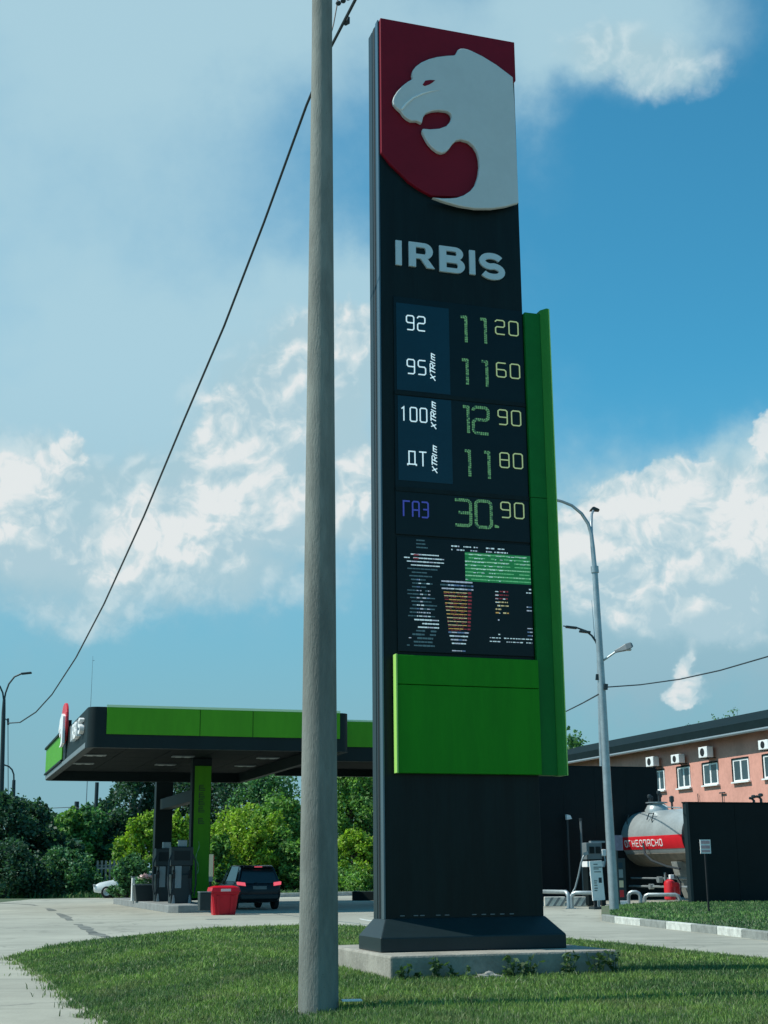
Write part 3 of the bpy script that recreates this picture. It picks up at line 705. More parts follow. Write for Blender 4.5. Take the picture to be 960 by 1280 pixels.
# price boards
def panel(name, x0, x1, z0, z1, d0, d1, m, bevel=.006):
    mb = MB(); mb.box(x0, x1, -d1, -d0, z0, z1); return mb.build(name, m, T, bevel=bevel)
pb = panel('display_board', .165, TW - .012, 5.46, 8.66, .002, .016, 'glassdark')
l1a, l1b = tp(495, 378, .02), tp(563, 489, .02)
l2a, l2b = tp(497, 494, .02), tp(566, 603, .02)
panel('grade_panel', l1a[0], l1b[0], tp(497, 487, .02)[1], l1a[1], .017, .022, 'glasslabel')
panel('grade_panel', l2a[0], l2b[0], tp(499, 600, .02)[1], l2a[1], .017, .022, 'glasslabel')
zs = (tp(497, 487, .02)[1] + l2a[1]) / 2
panel('divider', .165, TW - .012, zs - .028, zs + .028, .017, .028, 'dark', .003)
zs2 = tp(500, 611, .02)[1]
panel('divider', .165, TW - .012, zs2 - .03, zs2 + .03, .017, .028, 'dark', .003)
def word(chars, box, m, wd, gap=.22, dots=False, name='digit'):
    xl, xr, yt, yb = box; n = len(chars); tw = n * W + (n - 1) * gap
    sl = .10 if yt < 480 else (.085 if yt < 560 else .07)
    for i, c in enumerate(chars):
        a = (i * (W + gap)) / tw; b = (i * (W + gap) + W) / tw; dx = a * (xr - xl)
        tri(name, GL[c], (xl + dx, xl + b * (xr - xl), yt + dx * sl, yb + dx * sl), m, wd, .023, .027, dots=dots)
for chars, bx in (('92', (508.3, 531.2, 394, 411.5)), ('95', (509.2, 532, 448.8, 466.4)), ('100', (500.5, 533.5, 508, 525.2)), ('ДТ', (510.5, 533.2, 563.8, 581.5))):
    word(chars, bx, 'ledwhite', .0155, .3, name='digit' if chars[0] in '19' else 'letter')
word('ГАЗ', (504.6, 535.2, 626, 645), 'ledblue', .02, .25, name='letter')
for a, b in (((573, 583, 394, 427), (597.8, 607.3, 397.2, 428.6)), ((574.6, 584.6, 448, 479.8), (599.2, 609.2, 450, 482.5))):
    for bx in (a, b): tri('digit', GL['I1'], bx, 'ledgreen', .040, .018, .022, dots=True)
for c, bx in (('I1', (576, 585.8, 506.5, 540.5)), ('2', (592, 610.4, 508.6, 541)), ('I1', (578.4, 587.5, 561.6, 595)), ('I1', (602.8, 611.8, 563.6, 598)), ('3', (569, 588.3, 624.4, 656)), ('0', (595.4, 614, 625.8, 658.5))):
    tri('digit', GL[c], bx, 'ledgreen', .040, .018, .022, dots=True)
for chars, bx in (('20', (619.7, 647.5, 399.8, 417)), ('60', (621.1, 649.5, 453.1, 470.5)), ('90', (623.1, 650.8, 511.9, 530)), ('80', (625.4, 653.1, 565.7, 583.8)), ('90', (626.6, 654.7, 627.5, 646.4))):
    word(chars, bx, 'ledyellow', .0155, .3)
x0, z0 = tp(621, 658.5, .02); mb = MB()
for i in range(5): mb.box(x0 + rnd.uniform(-.03, .03) - .008, x0 + rnd.uniform(-.03, .03) + .012, -.022, -.018, z0 + rnd.uniform(-.02, .02) - .008, z0 + rnd.uniform(-.02, .02) + .01)
mb.build('decimal_point', 'ledgreen', T)
# small vertical words next to the grades
for (xc, yb, yt) in ((541.2, 476, 443.5), (542.2, 536.3, 503.7), (543.6, 591.4, 558.5)):
    x0, z0 = tp(xc + 3.0, yb, .025); _, z1 = tp(xc + 3.0, yt, .025); x1, _ = tp(xc - 3.2, yb, .025)
    Lh = z1 - z0; hh = x0 - x1; adv = [0, .78, 1.5, 2.3, 2.72]; tot = 3.5
    for c, o_ in zip('XTRim', adv):
        mb = MB(); polys = [[((p[0] + o_ + .28 * p[1]) / tot * Lh, p[1] * hh) for p in pp] for pp in GL[c]]
        strokes(mb, polys, .0125, lambda x, y, d: (x0 - y, -d, z0 + x), .023, .027); mb.build('letter', 'ledwhite', T)
# advertising screen
sc_x0, sc_x1, sc_z0, sc_z1 = .175, 1.985, 3.985, 5.43
screen = panel('screen', sc_x0, sc_x1, sc_z0, sc_z1, .002, .018, 'glassdark')
cols = {'w': (.62, .78, .80), 'd': (.05, .11, .13), 'g': (.13, .48, .20), 'G': (.30, .62, .36), 'o': (.62, .38, .10), 'y': (.62, .52, .26), 'r': (.26, .03, .04), 'b': (.12, .20, .34), 'p': (.45, .50, .58), 'k': (.010, .17, .045)}
for c_, v_ in cols.items(): M['px' + c_] = mat('screen_pixels_' + {'w': 'white', 'd': 'dim', 'g': 'green', 'G': 'pale_green', 'o': 'orange', 'y': 'yellow', 'r': 'red', 'b': 'blue', 'p': 'pale_blue', 'k': 'deep_green'}[c_], v_, .5, emit=.42)
keys = list(cols); mb = MB()
sw, sh = sc_x1 - sc_x0, sc_z1 - sc_z0
def seg(u0, u1, v_, c, h=.45, dz=.0):
    z = sc_z1 - v_ * sh; hh = sh / 32 * h * .38; u = u0
    while u < u1 - .002:
        l_ = min(rnd.uniform(.012, .045), u1 - u)
        c2 = c if rnd.random() < .80 else {'w': 'p', 'p': 'b', 'y': 'o', 'G': 'g', 'o': 'r', 'g': 'k', 'b': 'd'}.get(c, c)
        if rnd.random() < .96:
            mb.cur = keys.index(c2); h2 = hh * rnd.uniform(.75, 1.1)
            mb.box(sc_x0 + u * sw, sc_x0 + (u + l_ - .0025) * sw, -.0205 - dz, -.0175, z - h2, z + h2)
        u += l_
def dotted(u0, u1, v_, c, fill=.6, h=.45, dz=.001):
    u = u0
    while u < u1:
        l_ = rnd.uniform(.008, .03)
        if rnd.random() < fill: seg(u, min(u + l_, u1), v_, c, h, dz)
        u += l_ + .004
mb.cur = keys.index('k'); mb.box(sc_x0 + .5 * sw, sc_x0 + .995 * sw, -.0195, -.0175, sc_z1 - .36 * sh, sc_z1 - .10 * sh)
for r in range(31):
    v_ = (r + .7) / 31.5; jit = lambda s_=.015: rnd.uniform(-s_, s_)
    if v_ < .09: seg(.15 + jit(), .24 + jit(.04), v_, 'd', .5)
    if .03 < v_ < .10: dotted(.40, .60, v_, 'w', .75); dotted(.66, .83, v_, 'w', .6)
    if .10 < v_ < .37:
        seg(.5, .995, v_, 'G' if r % 2 else 'g', .42); dotted(.5, .98 if v_ < .2 else .8, v_ + .004, 'w', .5 if v_ < .3 else .3, .25, .002)
    if .14 < v_ < .26:
        hw = .15 - abs(v_ - .19) * 1.0; seg(.20 - hw + jit(), .21 + hw + jit(), v_, 'w', .4); 
        if v_ < .19: seg(.12, .16, v_ + .004, 'r', .5, .002)
    elif .26 < v_ < .72:
        seg(.09 + jit(.02), .25 + jit(.05), v_, 'd', .45); dotted(.14, .24, v_, 'p' if r % 3 else 'w', .55 if v_ > .44 else .25, .4)
    elif .72 < v_ < .79: seg(.12 + (v_ - .72) * .4, .30, v_, 'w', .5)
    elif .79 < v_ < .95: seg(.12 + jit(.02), .27 + jit(.02), v_, 'd', .6); dotted(.01, .10, v_, 'p' if v_ < .88 else 'd', .3, .35)
    if .35 < v_ < .44: seg(.32 + jit(.008), .56 + jit(.008), v_, 'p' if r % 2 else 'b', .55); dotted(.33, .54, v_, 'w', .35, .3, .002)
    if .44 < v_ < .81:
        t2 = (v_ - .44) / .37; ua, ub = .335 + .035 * t2, .515 - .012 * t2
        seg(ua, ub, v_, 'y' if r % 4 else 'o', .3); dotted(ua, ub - .01, v_ + .013, 'r', .8, .18, .0005); seg(ub + .003, ub + .035 - .01 * t2, v_, 'r', .7)
    if .81 < v_ < .93: t2 = (v_ - .81) / .12; seg(.365 + .03 * t2, .52 - .03 * t2, v_, 'w' if r % 2 == 0 else 'p', .45); 
    if .95 < v_: seg(.39, .49, v_, 'p', .35)
    if .42 < v_ < .64: dotted(.72, .82, v_, 'y' if v_ > .5 else 'r', .85); dotted(.72, .80, v_ + .003, 'w', .3, .3, .002)
    if .66 < v_ < .71 or .8 < v_ < .94 and r % 2: seg(.735, .75, v_, 'w', .5)
    if .83 < v_ < .91: dotted(.67, .99, v_, 'w', .8 if v_ < .88 else .55, .35)
    if .38 < v_ < .49: dotted(.955, .995, v_, 'w', .7)
    if .56 < v_ < .6 or .74 < v_ < .82: seg(.955, .995, v_, 'p', .4)
mb.build('screen_picture', ['px' + c for c in keys], screen, recalc=False)['kind'] = 'stuff'
# green blocks
zj = tp(497, 855, .1)[1]; gz0, gz1 = tp(497, 966, .10)[1], tp(496, 818, .10)[1]
gx0 = tp(496.5, 890, .10)[0]
mb = MB(); mb.box(gx0, TW, -.10, 0, zj + .004, gz1); mb.build('green_panel', 'green', T, bevel=.006)
mb = MB(); mb.box(gx0, TW, -.10, 0, gz0, zj - .004); mb.build('green_panel', 'green', T, bevel=.006)
mb = MB(); mb.box(gx0 - .022, gx0 - .002, -.135, -.02, gz0 - .002, gz1 + .004); mb.build('lit_edge_strip', 'litedge', T, bevel=.003)  # sunlight on the panel's left thickness, painted in as a brighter green
wt = tp(668, 392, .05)[1]; wb = tp(690, 969, .08)[1]
WX = TW + .225
zm = tp(668, 622, .05)[1]
mb = MB(); mb.box(TW + .002, WX, -.06, .10, wb, zm - .003); mb.build('wing_panel', 'greenwing', T, bevel=.005)
mb = MB(); mb.box(TW + .002, WX, -.06, .10, zm + .003, wt); mb.build('wing_panel', 'greenwing', T, bevel=.005)
mb = MB(); mb.prism([(WX + .001, .10), (WX + .001, -.06), (WX + .055, -.15), (WX + .085, -.15), (WX + .085, .10)], lambda x, y: (x, y, wb - .004), lambda x, y: (x, y, wt + .05)); mb.build('wing_flange', 'flange', T)
mb = MB(); mb.box(WX + .087, WX + .10, -.153, .10, wb - .004, wt + .046); mb.build('lit_edge_strip', 'litedge', T)  # light catching the wing's outer edge, painted in as bright green
# flared foot
SLZ = .49
def foot(): 
    mb = MB(); e = .27
    b_ = [(-.15, -e), (TW + .16, -e), (TW + .16, TD + e - .08), (-.15, TD + e - .08)]; t2 = [(-.015, -.012), (TW + .012, -.012), (TW + .012, TD + .012), (-.015, TD + .012)]
    zs_ = [SLZ, SLZ + .155, ZB + .02]
    vs = [(x, y, SLZ) for x, y in b_] + [(x, y, SLZ + .16) for x, y in b_] + [(x, y, ZB + .03) for x, y in t2]
    fs = [(3, 2, 1, 0), (8, 9, 10, 11)]
    for k_ in (0, 4): fs += [(k_ + i, k_ + (i + 1) % 4, k_ + 4 + (i + 1) % 4, k_ + 4 + i) for i in range(4)]
    mb.add(vs, fs); return mb
M['footpaint'] = mat('foot_paint', (0.013, 0.026, 0.029), 0.42, 0, 0.2, 2, spec=.35)
M['canopydark'] = mat('dark_canopy_cladding', (0.0075, 0.018, 0.0195), 0.55, 0, 0.2, 1, spec=.2)
foot().build('foot', 'footpaint', T, bevel=.012)
for px in (500, 517, 525, 545, 556, 590, 602, 613, 625, 637):
    x_, z_0 = tp(px, 1146, .0); mb = MB(); mb.box(x_, x_ + .055, -.008, .0, ZB + .055, ZB + .066); mb.build('vent_slot', 'greypanel', T)
SB = thing('concrete_slab', 'pale concrete footing slab in the grass under the price sign', 'slab', gw(4.86, 15.06), YAW)
mb = MB(); mb.box(0, 2.76, 0, 2.5, -.1, SLZ)
bmx = mb.build('slab_block', 'slab', SB, bevel=.025)

# ------------------------------------------------------------------ foreground concrete pole
pb_ = gp(398, 1257, .22)
P = thing('utility_pole', 'round grey concrete pole standing in the lawn left of the sign', 'pole', (pb_.x, pb_.y, 0))
D0 = pb_.y
r0 = 24.6 / FPX * (D0 * .985 + 0); top = 11.0
rt = 12.6 / FPX * (D0 * math.cos(PITCH) + (9.3) * math.sin(PITCH)) 
mb = MB(); N_ = 24; prof = []
for i in range(N_ + 1):
    z = -.2 + (top + .2) * i / N_; prof.append((r0 + (rt - r0) * min(1, max(0, z) / 10.0), z))
mb.lathe(prof, 40); mb.build('pole_shaft', 'concrete', P, smooth=True)
mb = MB(); mb.box(-.09, .09, -.06, .05, 0, .012, Matrix.Rotation(.15, 4, 'Z')); o = mb.build('paper_scrap', 'white', None, loc=(pb_.x + .3, pb_.y - .02, .26)); tag(o, 'scrap of white litter in the grass at the foot of the concrete pole', 'litter')

pm = M['concrete']; pt = NT(pm.node_tree); pbs = pm.node_tree.nodes['Principled BSDF']
pc = pbs.inputs['Base Color'].links[0].from_socket
pg = pt.add('ShaderNodeNewGeometry').outputs['Position']
strk = pt.noise(pt.v('MULTIPLY', pg, (14, 14, .35)), 1.0, 5, .65); blot = pt.noise(pt.v('MULTIPLY', pg, (3, 3, 1.1)), 1.0, 5, .7); pit = pt.noise(pg, 55, 3, .7)
pc = pt.mix(pt.mr(strk, .50, .72, 0, .42, True), pc, (.12, .13, .115, 1))
pc = pt.mix(pt.mr(blot, .54, .70, 0, .45, True), pc, (.15, .16, .14, 1))
pc = pt.mix(pt.mr(pit, .66, .72, 0, .65, True), pc, (.07, .07, .065, 1))
pm.node_tree.links.new(pc, pbs.inputs['Base Color'])
# overhead cable
cb = [(10, 904, 95), (25, 903, 88), (45, 890, 72), (65, 868, 60), (95, 822, 47), (130, 755, 38), (180, 645, 29), (230, 525, 23.5), (280, 408, 20), (330, 278, 17.6), (383, 132, 15.6), (413, 60, 14.8), (445, -2, 14.2), (480, -75, 13.5)]
mb = MB(); mb.tube([dp(*c) for c in cb], [.045, .04, .035, .03, .026, .024, .021, .019, .018, .017, .017, .018, .02, .02], 6); o = mb.build('overhead_cable', 'cable', None, smooth=True)
tag(o, 'black overhead cable sagging from the top of the frame to the far left lamp post', 'cable')
t2 = thing('cable_hanger', 'dark cable clamp with a thin tie wire above the concrete pole', 'cable clamp', dp(430, 6, 14.4))
o0 = dp(430, 6, 14.4)
mb = MB(); mb.tube([dp(x, y, 14.5) - o0 for x, y in ((411, 53), (417, 30), (421, 8), (424, -20))], .008, 5); mb.build('tie_wire', 'cable', t2)
mb = MB()
for (x, y, s_) in ((423, 4, .035), (429, 1, .035), (435, -2, .03)): mb.lathe([(0, -s_), (s_ * .8, -s_ * .5), (s_, 0), (s_ * .7, s_ * .6), (0, s_)], 8, 'z', dp(x, y, 14.45) - o0)
mb.build('clamp', 'cable', t2)
mb = MB(); c_ = dp(434, 27, 14.5) - o0; mb.tube([c_ + Vector((-.03, 0, -.04)), c_, c_ + Vector((.02, 0, .06))], [.02, .04, .015], 6); mb.build('wire_joint', 'cable', t2)

# ------------------------------------------------------------------ canopy
ZC, ZTOP, ZCEIL = 5.6, 7.01, 6.02
fc = pl(109, 934, Vector((0, 0, ZC)), Vector((0, 0, 1))); ca, cbb = ab(fc)
back = pl(56, 976, Vector((0, 0, ZC)), Vector((0, 0, 1))); cdep = ab(back)[1] - cbb
CN = thing('fuel_canopy', 'fuel station canopy with green fascia panels over the pump island', 'canopy', gw(ca, cbb), YAW)
O_ = gw(ca, cbb)
def cl(px, py, off=0): 
    P = pl(px, py, O_ + VA * off, VA); return (P - O_).dot(UA), P.z
def cleft(px, py):
    P = pl(px, py, O_, UA); return (P - O_).dot(VA), P.z
CL = cl(437, 912)[0]
th = .25
def frame(L, Dp, z0, z1, r=.35, n=5):
    """rounded rectangle ring"""
    out = []
    for cx, cy, a in ((r, r, 180), (L - r, r, 270), (L - r, Dp - r, 0), (r, Dp - r, 90)):
        for i in range(n + 1):
            t = R_(a + 90 * i / n); out.append((cx + r * math.cos(t), cy + r * math.sin(t)))
    return out
ring = frame(CL, cdep, 0, 0); inner = [(min(max(x, th), CL - th), min(max(y, th), cdep - th)) for x, y in ring]
mb = MB(); n = len(ring)
vs = [(x, y, ZC) for x, y in ring] + [(x, y, ZTOP) for x, y in ring] + [(x, y, ZTOP - .02) for x, y in inner] + [(x, y, ZC) for x, y in inner]
fs = []
for k_ in range(4): fs += [(k_ * n + i, k_ * n + (i + 1) % n, ((k_ + 1) % 4) * n + (i + 1) % n, ((k_ + 1) % 4) * n + i) for i in range(n)]
mb.add(vs, fs); mb.build('fascia_frame', 'canopydark', CN, smooth=True)
mb = MB(); mb.box(th + .01, CL - th - .01, th + .01, cdep - th - .01, ZTOP - .35, ZTOP - .2); mb.build('roof_deck', 'roofdark', CN)
# soffit panels
npx, npy = 5, 8; sx, sy = (CL - 2 * th - .02) / npx, (cdep - 2 * th - .02) / npy
for i in range(npx):
    for j in range(npy):
        mb = MB(); mb.box(th + .01 + i * sx + .012, th + .01 + (i + 1) * sx - .012, th + .01 + j * sy + .012, th + .01 + (j + 1) * sy - .012, ZCEIL, ZCEIL + .04 + .01 * ((i + j) % 2)); mb.build('soffit_panel', 'soffit', CN)
M['lampoff'] = mat('frosted_lamp_cover', (0.45, 0.50, 0.50), 0.3)
for i in (0, 2, 4):
    for j in (1, 3, 5):
        lx, ly = th + (i + .5) * sx, th + (j + .5) * sy
        mb = MB(); mb.box(lx - .45, lx + .45, ly - .28, ly + .28, ZCEIL - .05, ZCEIL - .002); cl_ = mb.build('ceiling_light', 'greypanel', CN, bevel=.01)
        mb = MB(); mb.box(lx - .3, lx - .08, ly - .18, ly + .18, ZCEIL - .062, ZCEIL - .051); mb.box(lx + .08, lx + .3, ly - .18, ly + .18, ZCEIL - .062, ZCEIL - .051); mb.build('lamp_cover', 'lampoff', cl_)
# front green panels
gz_b, gz_t = cl(250, 920)[1], ZTOP - .01
edges_px = [133, 250, 316, 380.5, 425]
for a, b in zip(edges_px, edges_px[1:]):
    x0, x1 = cl(a, 900)[0] + .012, cl(b, 905)[0] - .012
    mb = MB(); mb.box(x0, x1, -.05, -.002, gz_b, gz_t); mb.build('fascia_panel', 'fascia', CN, bevel=.008)
mb = MB(); mb.box(cl(133, 900)[0], cl(425, 905)[0], -.045, .05, gz_t + .002, gz_t + .085); mb.build('top_trim', 'palegreen', CN)
# left side: sunlit green panel, letters, crest
by0 = cleft(80, 915)[0]
npn = 3
for i in range(npn):
    y0 = by0 + (cdep - .4 - by0) * i / npn; y1 = by0 + (cdep - .4 - by0) * (i + 1) / npn
    mb = MB(); mb.box(-.05, -.002, y0 + .01, y1 - .01, gz_b - .15, gz_t); mb.build('fascia_panel', 'fascia', CN, bevel=.008)
mb = MB(); mb.box(-.12, .05, by0 - .05, cdep - .3, gz_t + .002, gz_t + .09); mb.build('top_trim', 'canopydark', CN)
mb = MB(); mb.box(-.10, -.002, by0 - .05, cdep - .3, gz_b - .24, gz_b - .17); mb.build('bottom_trim', 'canopydark', CN)
MB().box(-.03, -.002, .5, cdep - .4, ZC + .02, gz_b - .26).build('sunlit_side_band', 'greypanel', CN, bevel=.01)  # dark cladding again; its sunlit look is put into a lighter grey
lz0, lz1 = cleft(100, 921)[1], cleft(100, 902)[1]
ys = [cleft(x, 912)[0] for x in (93.5, 105.5)]
span = ys[0] - ys[1]; hh = lz1 - lz0
off_ = [0, .16, .38, .62, .76]; wdt = [.08, .2, .2, .08, .22]
for c, o_, w_ in zip('IRBIS', off_, wdt):
    if c in LETTER:
        solid_letter(c, w_ * span, hh, lambda x, z, d: (-d, ys[0] - o_ * span - x, lz0 + z), .002, .16).build('letter', 'white', CN); continue
    mb = MB(); polys = LB[c][0] if c != 'I' else [[(.5, 0), (.5, 1)]]
    sc2 = [[((o_ + p[0] * w_) * span, p[1] * hh) for p in pp] for pp in polys]
    strokes(mb, sc2, hh * .17, lambda x, y, d: (-d, ys[0] - x, lz0 + y), .002, .16); mb.build('letter', 'white', CN)
# crest on the left side : red field with pale head, seen edge on
hx = [q[0] for q in head]; hz = [q[1] for q in head]; hmid = (sum(hx) / len(hx), (min(hz) + max(hz)) / 2); sc_h = 1.0
cy_, cz0 = cleft(83.5, 905); cz1 = cleft(85, 879)[1]; cz2 = cleft(82, 930)[1]
Hs = (cz1 - cz2); cw = (cleft(78, 905)[0] - cleft(88.5, 905)[0]) * .55
outl = []
for i in range(28):
    t = 2 * math.pi * i / 28; outl.append((math.copysign(abs(math.cos(t)) ** .8, math.cos(t)) * cw / 2, math.sin(t) * Hs / 2))
mb = MB(); mb.prism(outl, lambda y, z: (-.02, cy_ + y, (cz1 + cz2) / 2 + z), lambda y, z: (-.14, cy_ + y, (cz1 + cz2) / 2 + z)); crest = mb.build('crest', 'redpaint', CN, bevel=.03)
hp = [((x - 1.02) / 2.0 * cw * .98, (z - 11.6) / 2.9 * Hs * .98) for x, z in head]
mb = MB(); mb.prism(hp, lambda y, z: (-.142, cy_ - y, (cz1 + cz2) / 2 + z - Hs * .06), lambda y, z: (-.24, cy_ - y, (cz1 + cz2) / 2 + z - Hs * .06)); mb.build('cat_head', 'white', crest)
mb = MB(); mb.box(-.04, .15, cy_ - .5, cy_ + .5, ZC + .2, ZTOP + .35); mb.build('crest_bracket', 'canopydark', CN)
# columns
CD = 59.0
c1 = dp(249.5, 1100, CD); a1, b1 = ab(c1); lx1, ly1 = a1 - ca, b1 - cbb
ly2 = None
for t in np.arange(0, 16, .05):
    P_ = gw(a1, b1 + t, 1.4) - EYE
    if 480 + FPX * P_.dot(CR) / P_.dot(CF) < 203: ly2 = ly1 + t; break
cwid = 24 / FPX * CD
colg = MB().box(lx1 - cwid / 2, lx1 + cwid / 2, ly1, ly1 + .5, .25, ZCEIL).build('column', 'canopydark', CN, bevel=.02)
MB().box(lx1 - cwid / 2 + .1, lx1 + cwid / 2 - .03, ly1 - .04, ly1 - .002, .35, ZCEIL - .32).build('column_panel', 'fascia', colg, bevel=.01)
MB().box(lx1 - cwid / 2, lx1 + cwid / 2, ly2, ly2 + .6, .25, ZCEIL).build('column', 'canopydark', CN, bevel=.02)
bz1 = pl(238, 992, gw(a1, b1), VA).z
MB().box(lx1 - .22, lx1 + .22, ly1 + .5, ly2, bz1 - .25, bz1 + .25).build('cross_beam', 'canopydark', CN, bevel=.02)
M['coltext'] = mat('dark_green_print', (0.012, 0.06, 0.010), .5)
M['coltext2'] = mat('pale_green_print', (0.16, 0.36, 0.16), .5)
for i, c in enumerate('АЗС'):
    pass
for k_, yy in enumerate((985.5, 995, 1003.5, 1012.5, 1027)):
    z = pl(251, yy, gw(a1, b1), VA).z
    mb = MB(); g = (GL['З'], GL['А'], GL['П'], GL['Р'] if 'Р' in GL else GL['П'], GL['З'])[k_]
    mb = MB()
    for dz in (-.1, -.03, .04, .11):
        mb.box(lx1 - .13, lx1 + .13 - (.06 if dz > 0 else 0), ly1 - .046, ly1 - .042, z + dz, z + dz + .035)
    mb.box(lx1 - .13, lx1 - .09, ly1 - .0462, ly1 - .0422, z - .1, z + .1)
    mb.build('column_mark', 'coltext', colg)
zA, zB_ = pl(249, 1092, gw(a1, b1), VA).z, pl(249, 1052, gw(a1, b1), VA).z
mb = MB(); mb.tube([(lx1 - .12 + .06 * math.sin(t * 9), ly1 - .046, zA + (zB_ - zA) * t) for t in np.linspace(0, 1, 16)], [.02 + .012 * math.sin(i * 1.7) for i in range(16)], 5); mb.build('column_mark', 'coltext2', colg)
# lower rear canopy running behind the sign
z2 = 3.2
C2 = thing('fuel_canopy', 'lower rear canopy with green fascia showing between the pole and the sign', 'canopy', gw(ca + CL + .05, cbb + z2), YAW)
O2 = gw(ca + CL + .05, cbb + z2)
t2z = pl(455, 902.5, O2, VA).z; g2z = pl(455, 934, O2, VA).z; b2z = pl(455, 972, O2 + VA * 9, VA).z
L2 = 6.0; dep2 = 9.0
b2 = g2z - .55
MB().box(0, L2, 0, .3, b2, t2z - .02).build('fascia_frame', 'canopydark', C2, bevel=.02)
MB().box(0, L2, dep2 - .3, dep2, b2, t2z - .02).build('fascia_frame', 'canopydark', C2, bevel=.02)
MB().box(0, L2, .302, dep2 - .302, b2 + .3, t2z - .25).build('roof_deck', 'soffit', C2)
for i in range(3): MB().box(.02 + i * 2.0, 1.99 + i * 2.0, -.05, -.002, g2z, t2z).build('fascia_panel', 'fascia', C2, bevel=.008)
MB().box(0, L2, -.045, .05, t2z + .002, t2z + .07).build('top_trim', 'palegreen', C2)
MB().box(3.6, 4.2, 4.0, 4.6, 0, b2 + .3).build('column', 'canopydark', C2, bevel=.02)

# pump island and what stands on it
i0 = gp(212, 1141.5); ia, ib = ab(i0)
ISL = thing('pump_island', 'grey concrete pump island under the canopy', 'pump island', gw(ia, ib), YAW)
iw, il = 1.75, 16.0
M['isl'] = mat('island_concrete', (0.22, 0.24, 0.235), .85, 0, .25, 1.5)
mb = MB(); mb.prism([(0, .35), (.3, 0), (iw - .3, 0), (iw, .35), (iw, il), (0, il)], lambda x, y: (x, y, -.02), lambda x, y: (x, y, .26)); mb.build('island_block', 'isl', ISL, bevel=.03)
def isl(px, D): 
    return px
def on_line(px, aa, b_lo=40, b_hi=75):
    for b in np.arange(b_lo, b_hi, .05):
        P_ = gw(aa, b, .3) - EYE
        if 480 + FPX * P_.dot(CR) / P_.dot(CF) < px: return b
    return b_hi
PU = thing('fuel_dispenser', 'grey fuel dispenser beside the dark canopy column on the island', 'fuel pump', gw(ia + .9, on_line(205, ia + .9), .26), YAW, 'fuel dispensers on the pump island')
MB().box(-.40, .40, -.28, .28, 0, 1.05).build('cabinet', 'darkside', PU, bevel=.02)
MB().box(-.30, .30, -.20, .20, 1.05, 1.35).build('neck', 'darkmetal', PU)
hdp = MB().box(-.42, .42, -.25, .25, 1.35, 2.05).build('display_head', 'darkside', PU, bevel=.03)
MB().box(-.3, .3, -.262, -.252, 1.55, 1.9).build('display', 'glassdark', hdp)
MB().box(-.26, -.02, -.30, -.282, .55, 1.35).build('price_card', 'pumpgrey', PU)
MB().box(-.12, .2, -.12, .12, 2.05, 2.3).build('topper', 'pumpgrey', PU, bevel=.02)
for sx_ in (-1, 1):
    mb = MB(); mb.tube([(sx_ * .34, -.2, 1.9), (sx_ * .5, -.3, 1.5), (sx_ * .52, -.34, .7), (sx_ * .45, -.36, .25), (sx_ * .33, -.34, .55), (sx_ * .3, -.32, .95)], .035, 7); mb.build('hose', 'cable', PU, smooth=True)
    mb = MB(); mb.bar((sx_ * .3, -.32, .9), (sx_ * .32, -.36, 1.2), .07, .1); mb.bar((sx_ * .32, -.36, 1.18), (sx_ * .3, -.5, 1.08), .04, .05); mb.build('nozzle', 'groove', PU)
    MB().prism([(-.06, 0), (.06, 0), (0.02, .3), (-.02, .3)], lambda x, z: (sx_ * .3 + x, -.36, z), lambda x, z: (sx_ * .3 + x, -.30, z)).build('drip_cover', 'pumpgrey', PU)
dup(PU, gw(ia + .9, on_line(225, ia + .9), .26), 'grey fuel dispenser just left of the green canopy column')
# planter
pa_ = on_line(182, ia + .35)
PT = thing('flower_planter', 'dark planter with pale flowers at the far end of the pump island', 'planter', gw(ia + .35, pa_, .26), YAW)
MB().prism([(-.42, 0), (.42, 0), (.5, .62), (-.5, .62)], lambda x, z: (x, -.4, z), lambda x, z: (x, .4, z)).build('box', 'darkside', PT, bevel=.02)
MB().box(-.52, .52, -.42, .42, .622, .68).build('rim', 'greypanel', PT)
def leaves(n, cen, rad, size, flat=1.0):
    c = npr.normal(0, 1, (n, 3)); c /= np.linalg.norm(c, axis=1)[:, None]; c *= npr.random((n, 1)) ** .4
    return np.array(cen) + c * np.array(rad)
def leaf_mesh(name, C_, size, m, parent=None, elong=1.5, loc=None, droop=0.0):
    n = len(C_); a = npr.normal(0, 1, (n, 3)); a[:, 2] = a[:, 2] * .7 - droop; a /= np.linalg.norm(a, axis=1)[:, None]
    b = npr.normal(0, 1, (n, 3)); b -= (b * a).sum(1)[:, None] * a; b /= np.linalg.norm(b, axis=1)[:, None]
    s = size * npr.uniform(.55, 1.35, (n, 1)); L = a * s * elong / 2; Wd = b * s / 2
    V = np.stack([C_ - L, C_ + Wd * .9 - L * .1, C_ + L, C_ - Wd * .9 - L * .1], 1).astype(np.float32)
    me = bpy.data.meshes.new(name); me.vertices.add(4 * n); me.vertices.foreach_set('co', V.ravel())
    me.loops.add(4 * n); me.loops.foreach_set('vertex_index', np.arange(4 * n, dtype=np.int32)); me.polygons.add(n); me.polygons.foreach_set('loop_start', np.arange(0, 4 * n, 4, dtype=np.int32))
    me.update(calc_edges=True); me.materials.append(M[m]); o = bpy.data.objects.new(name, me); COL.objects.link(o)
    if parent: o.parent = parent
    if loc is not None: o.location = loc
    return o
leaf_mesh('foliage', leaves(160, (0, 0, .78), (.5, .4, .2), .1), .12, 'leafmid', PT)
leaf_mesh('flowers', leaves(70, (.05, -.05, .92), (.42, .35, .14), .1), .13, 'petal', PT)
WP = thing('bollard', 'short white post at the left end of the pump island', 'bollard', gw(ia + .02, on_line(167.5, ia + .02), .24), YAW)
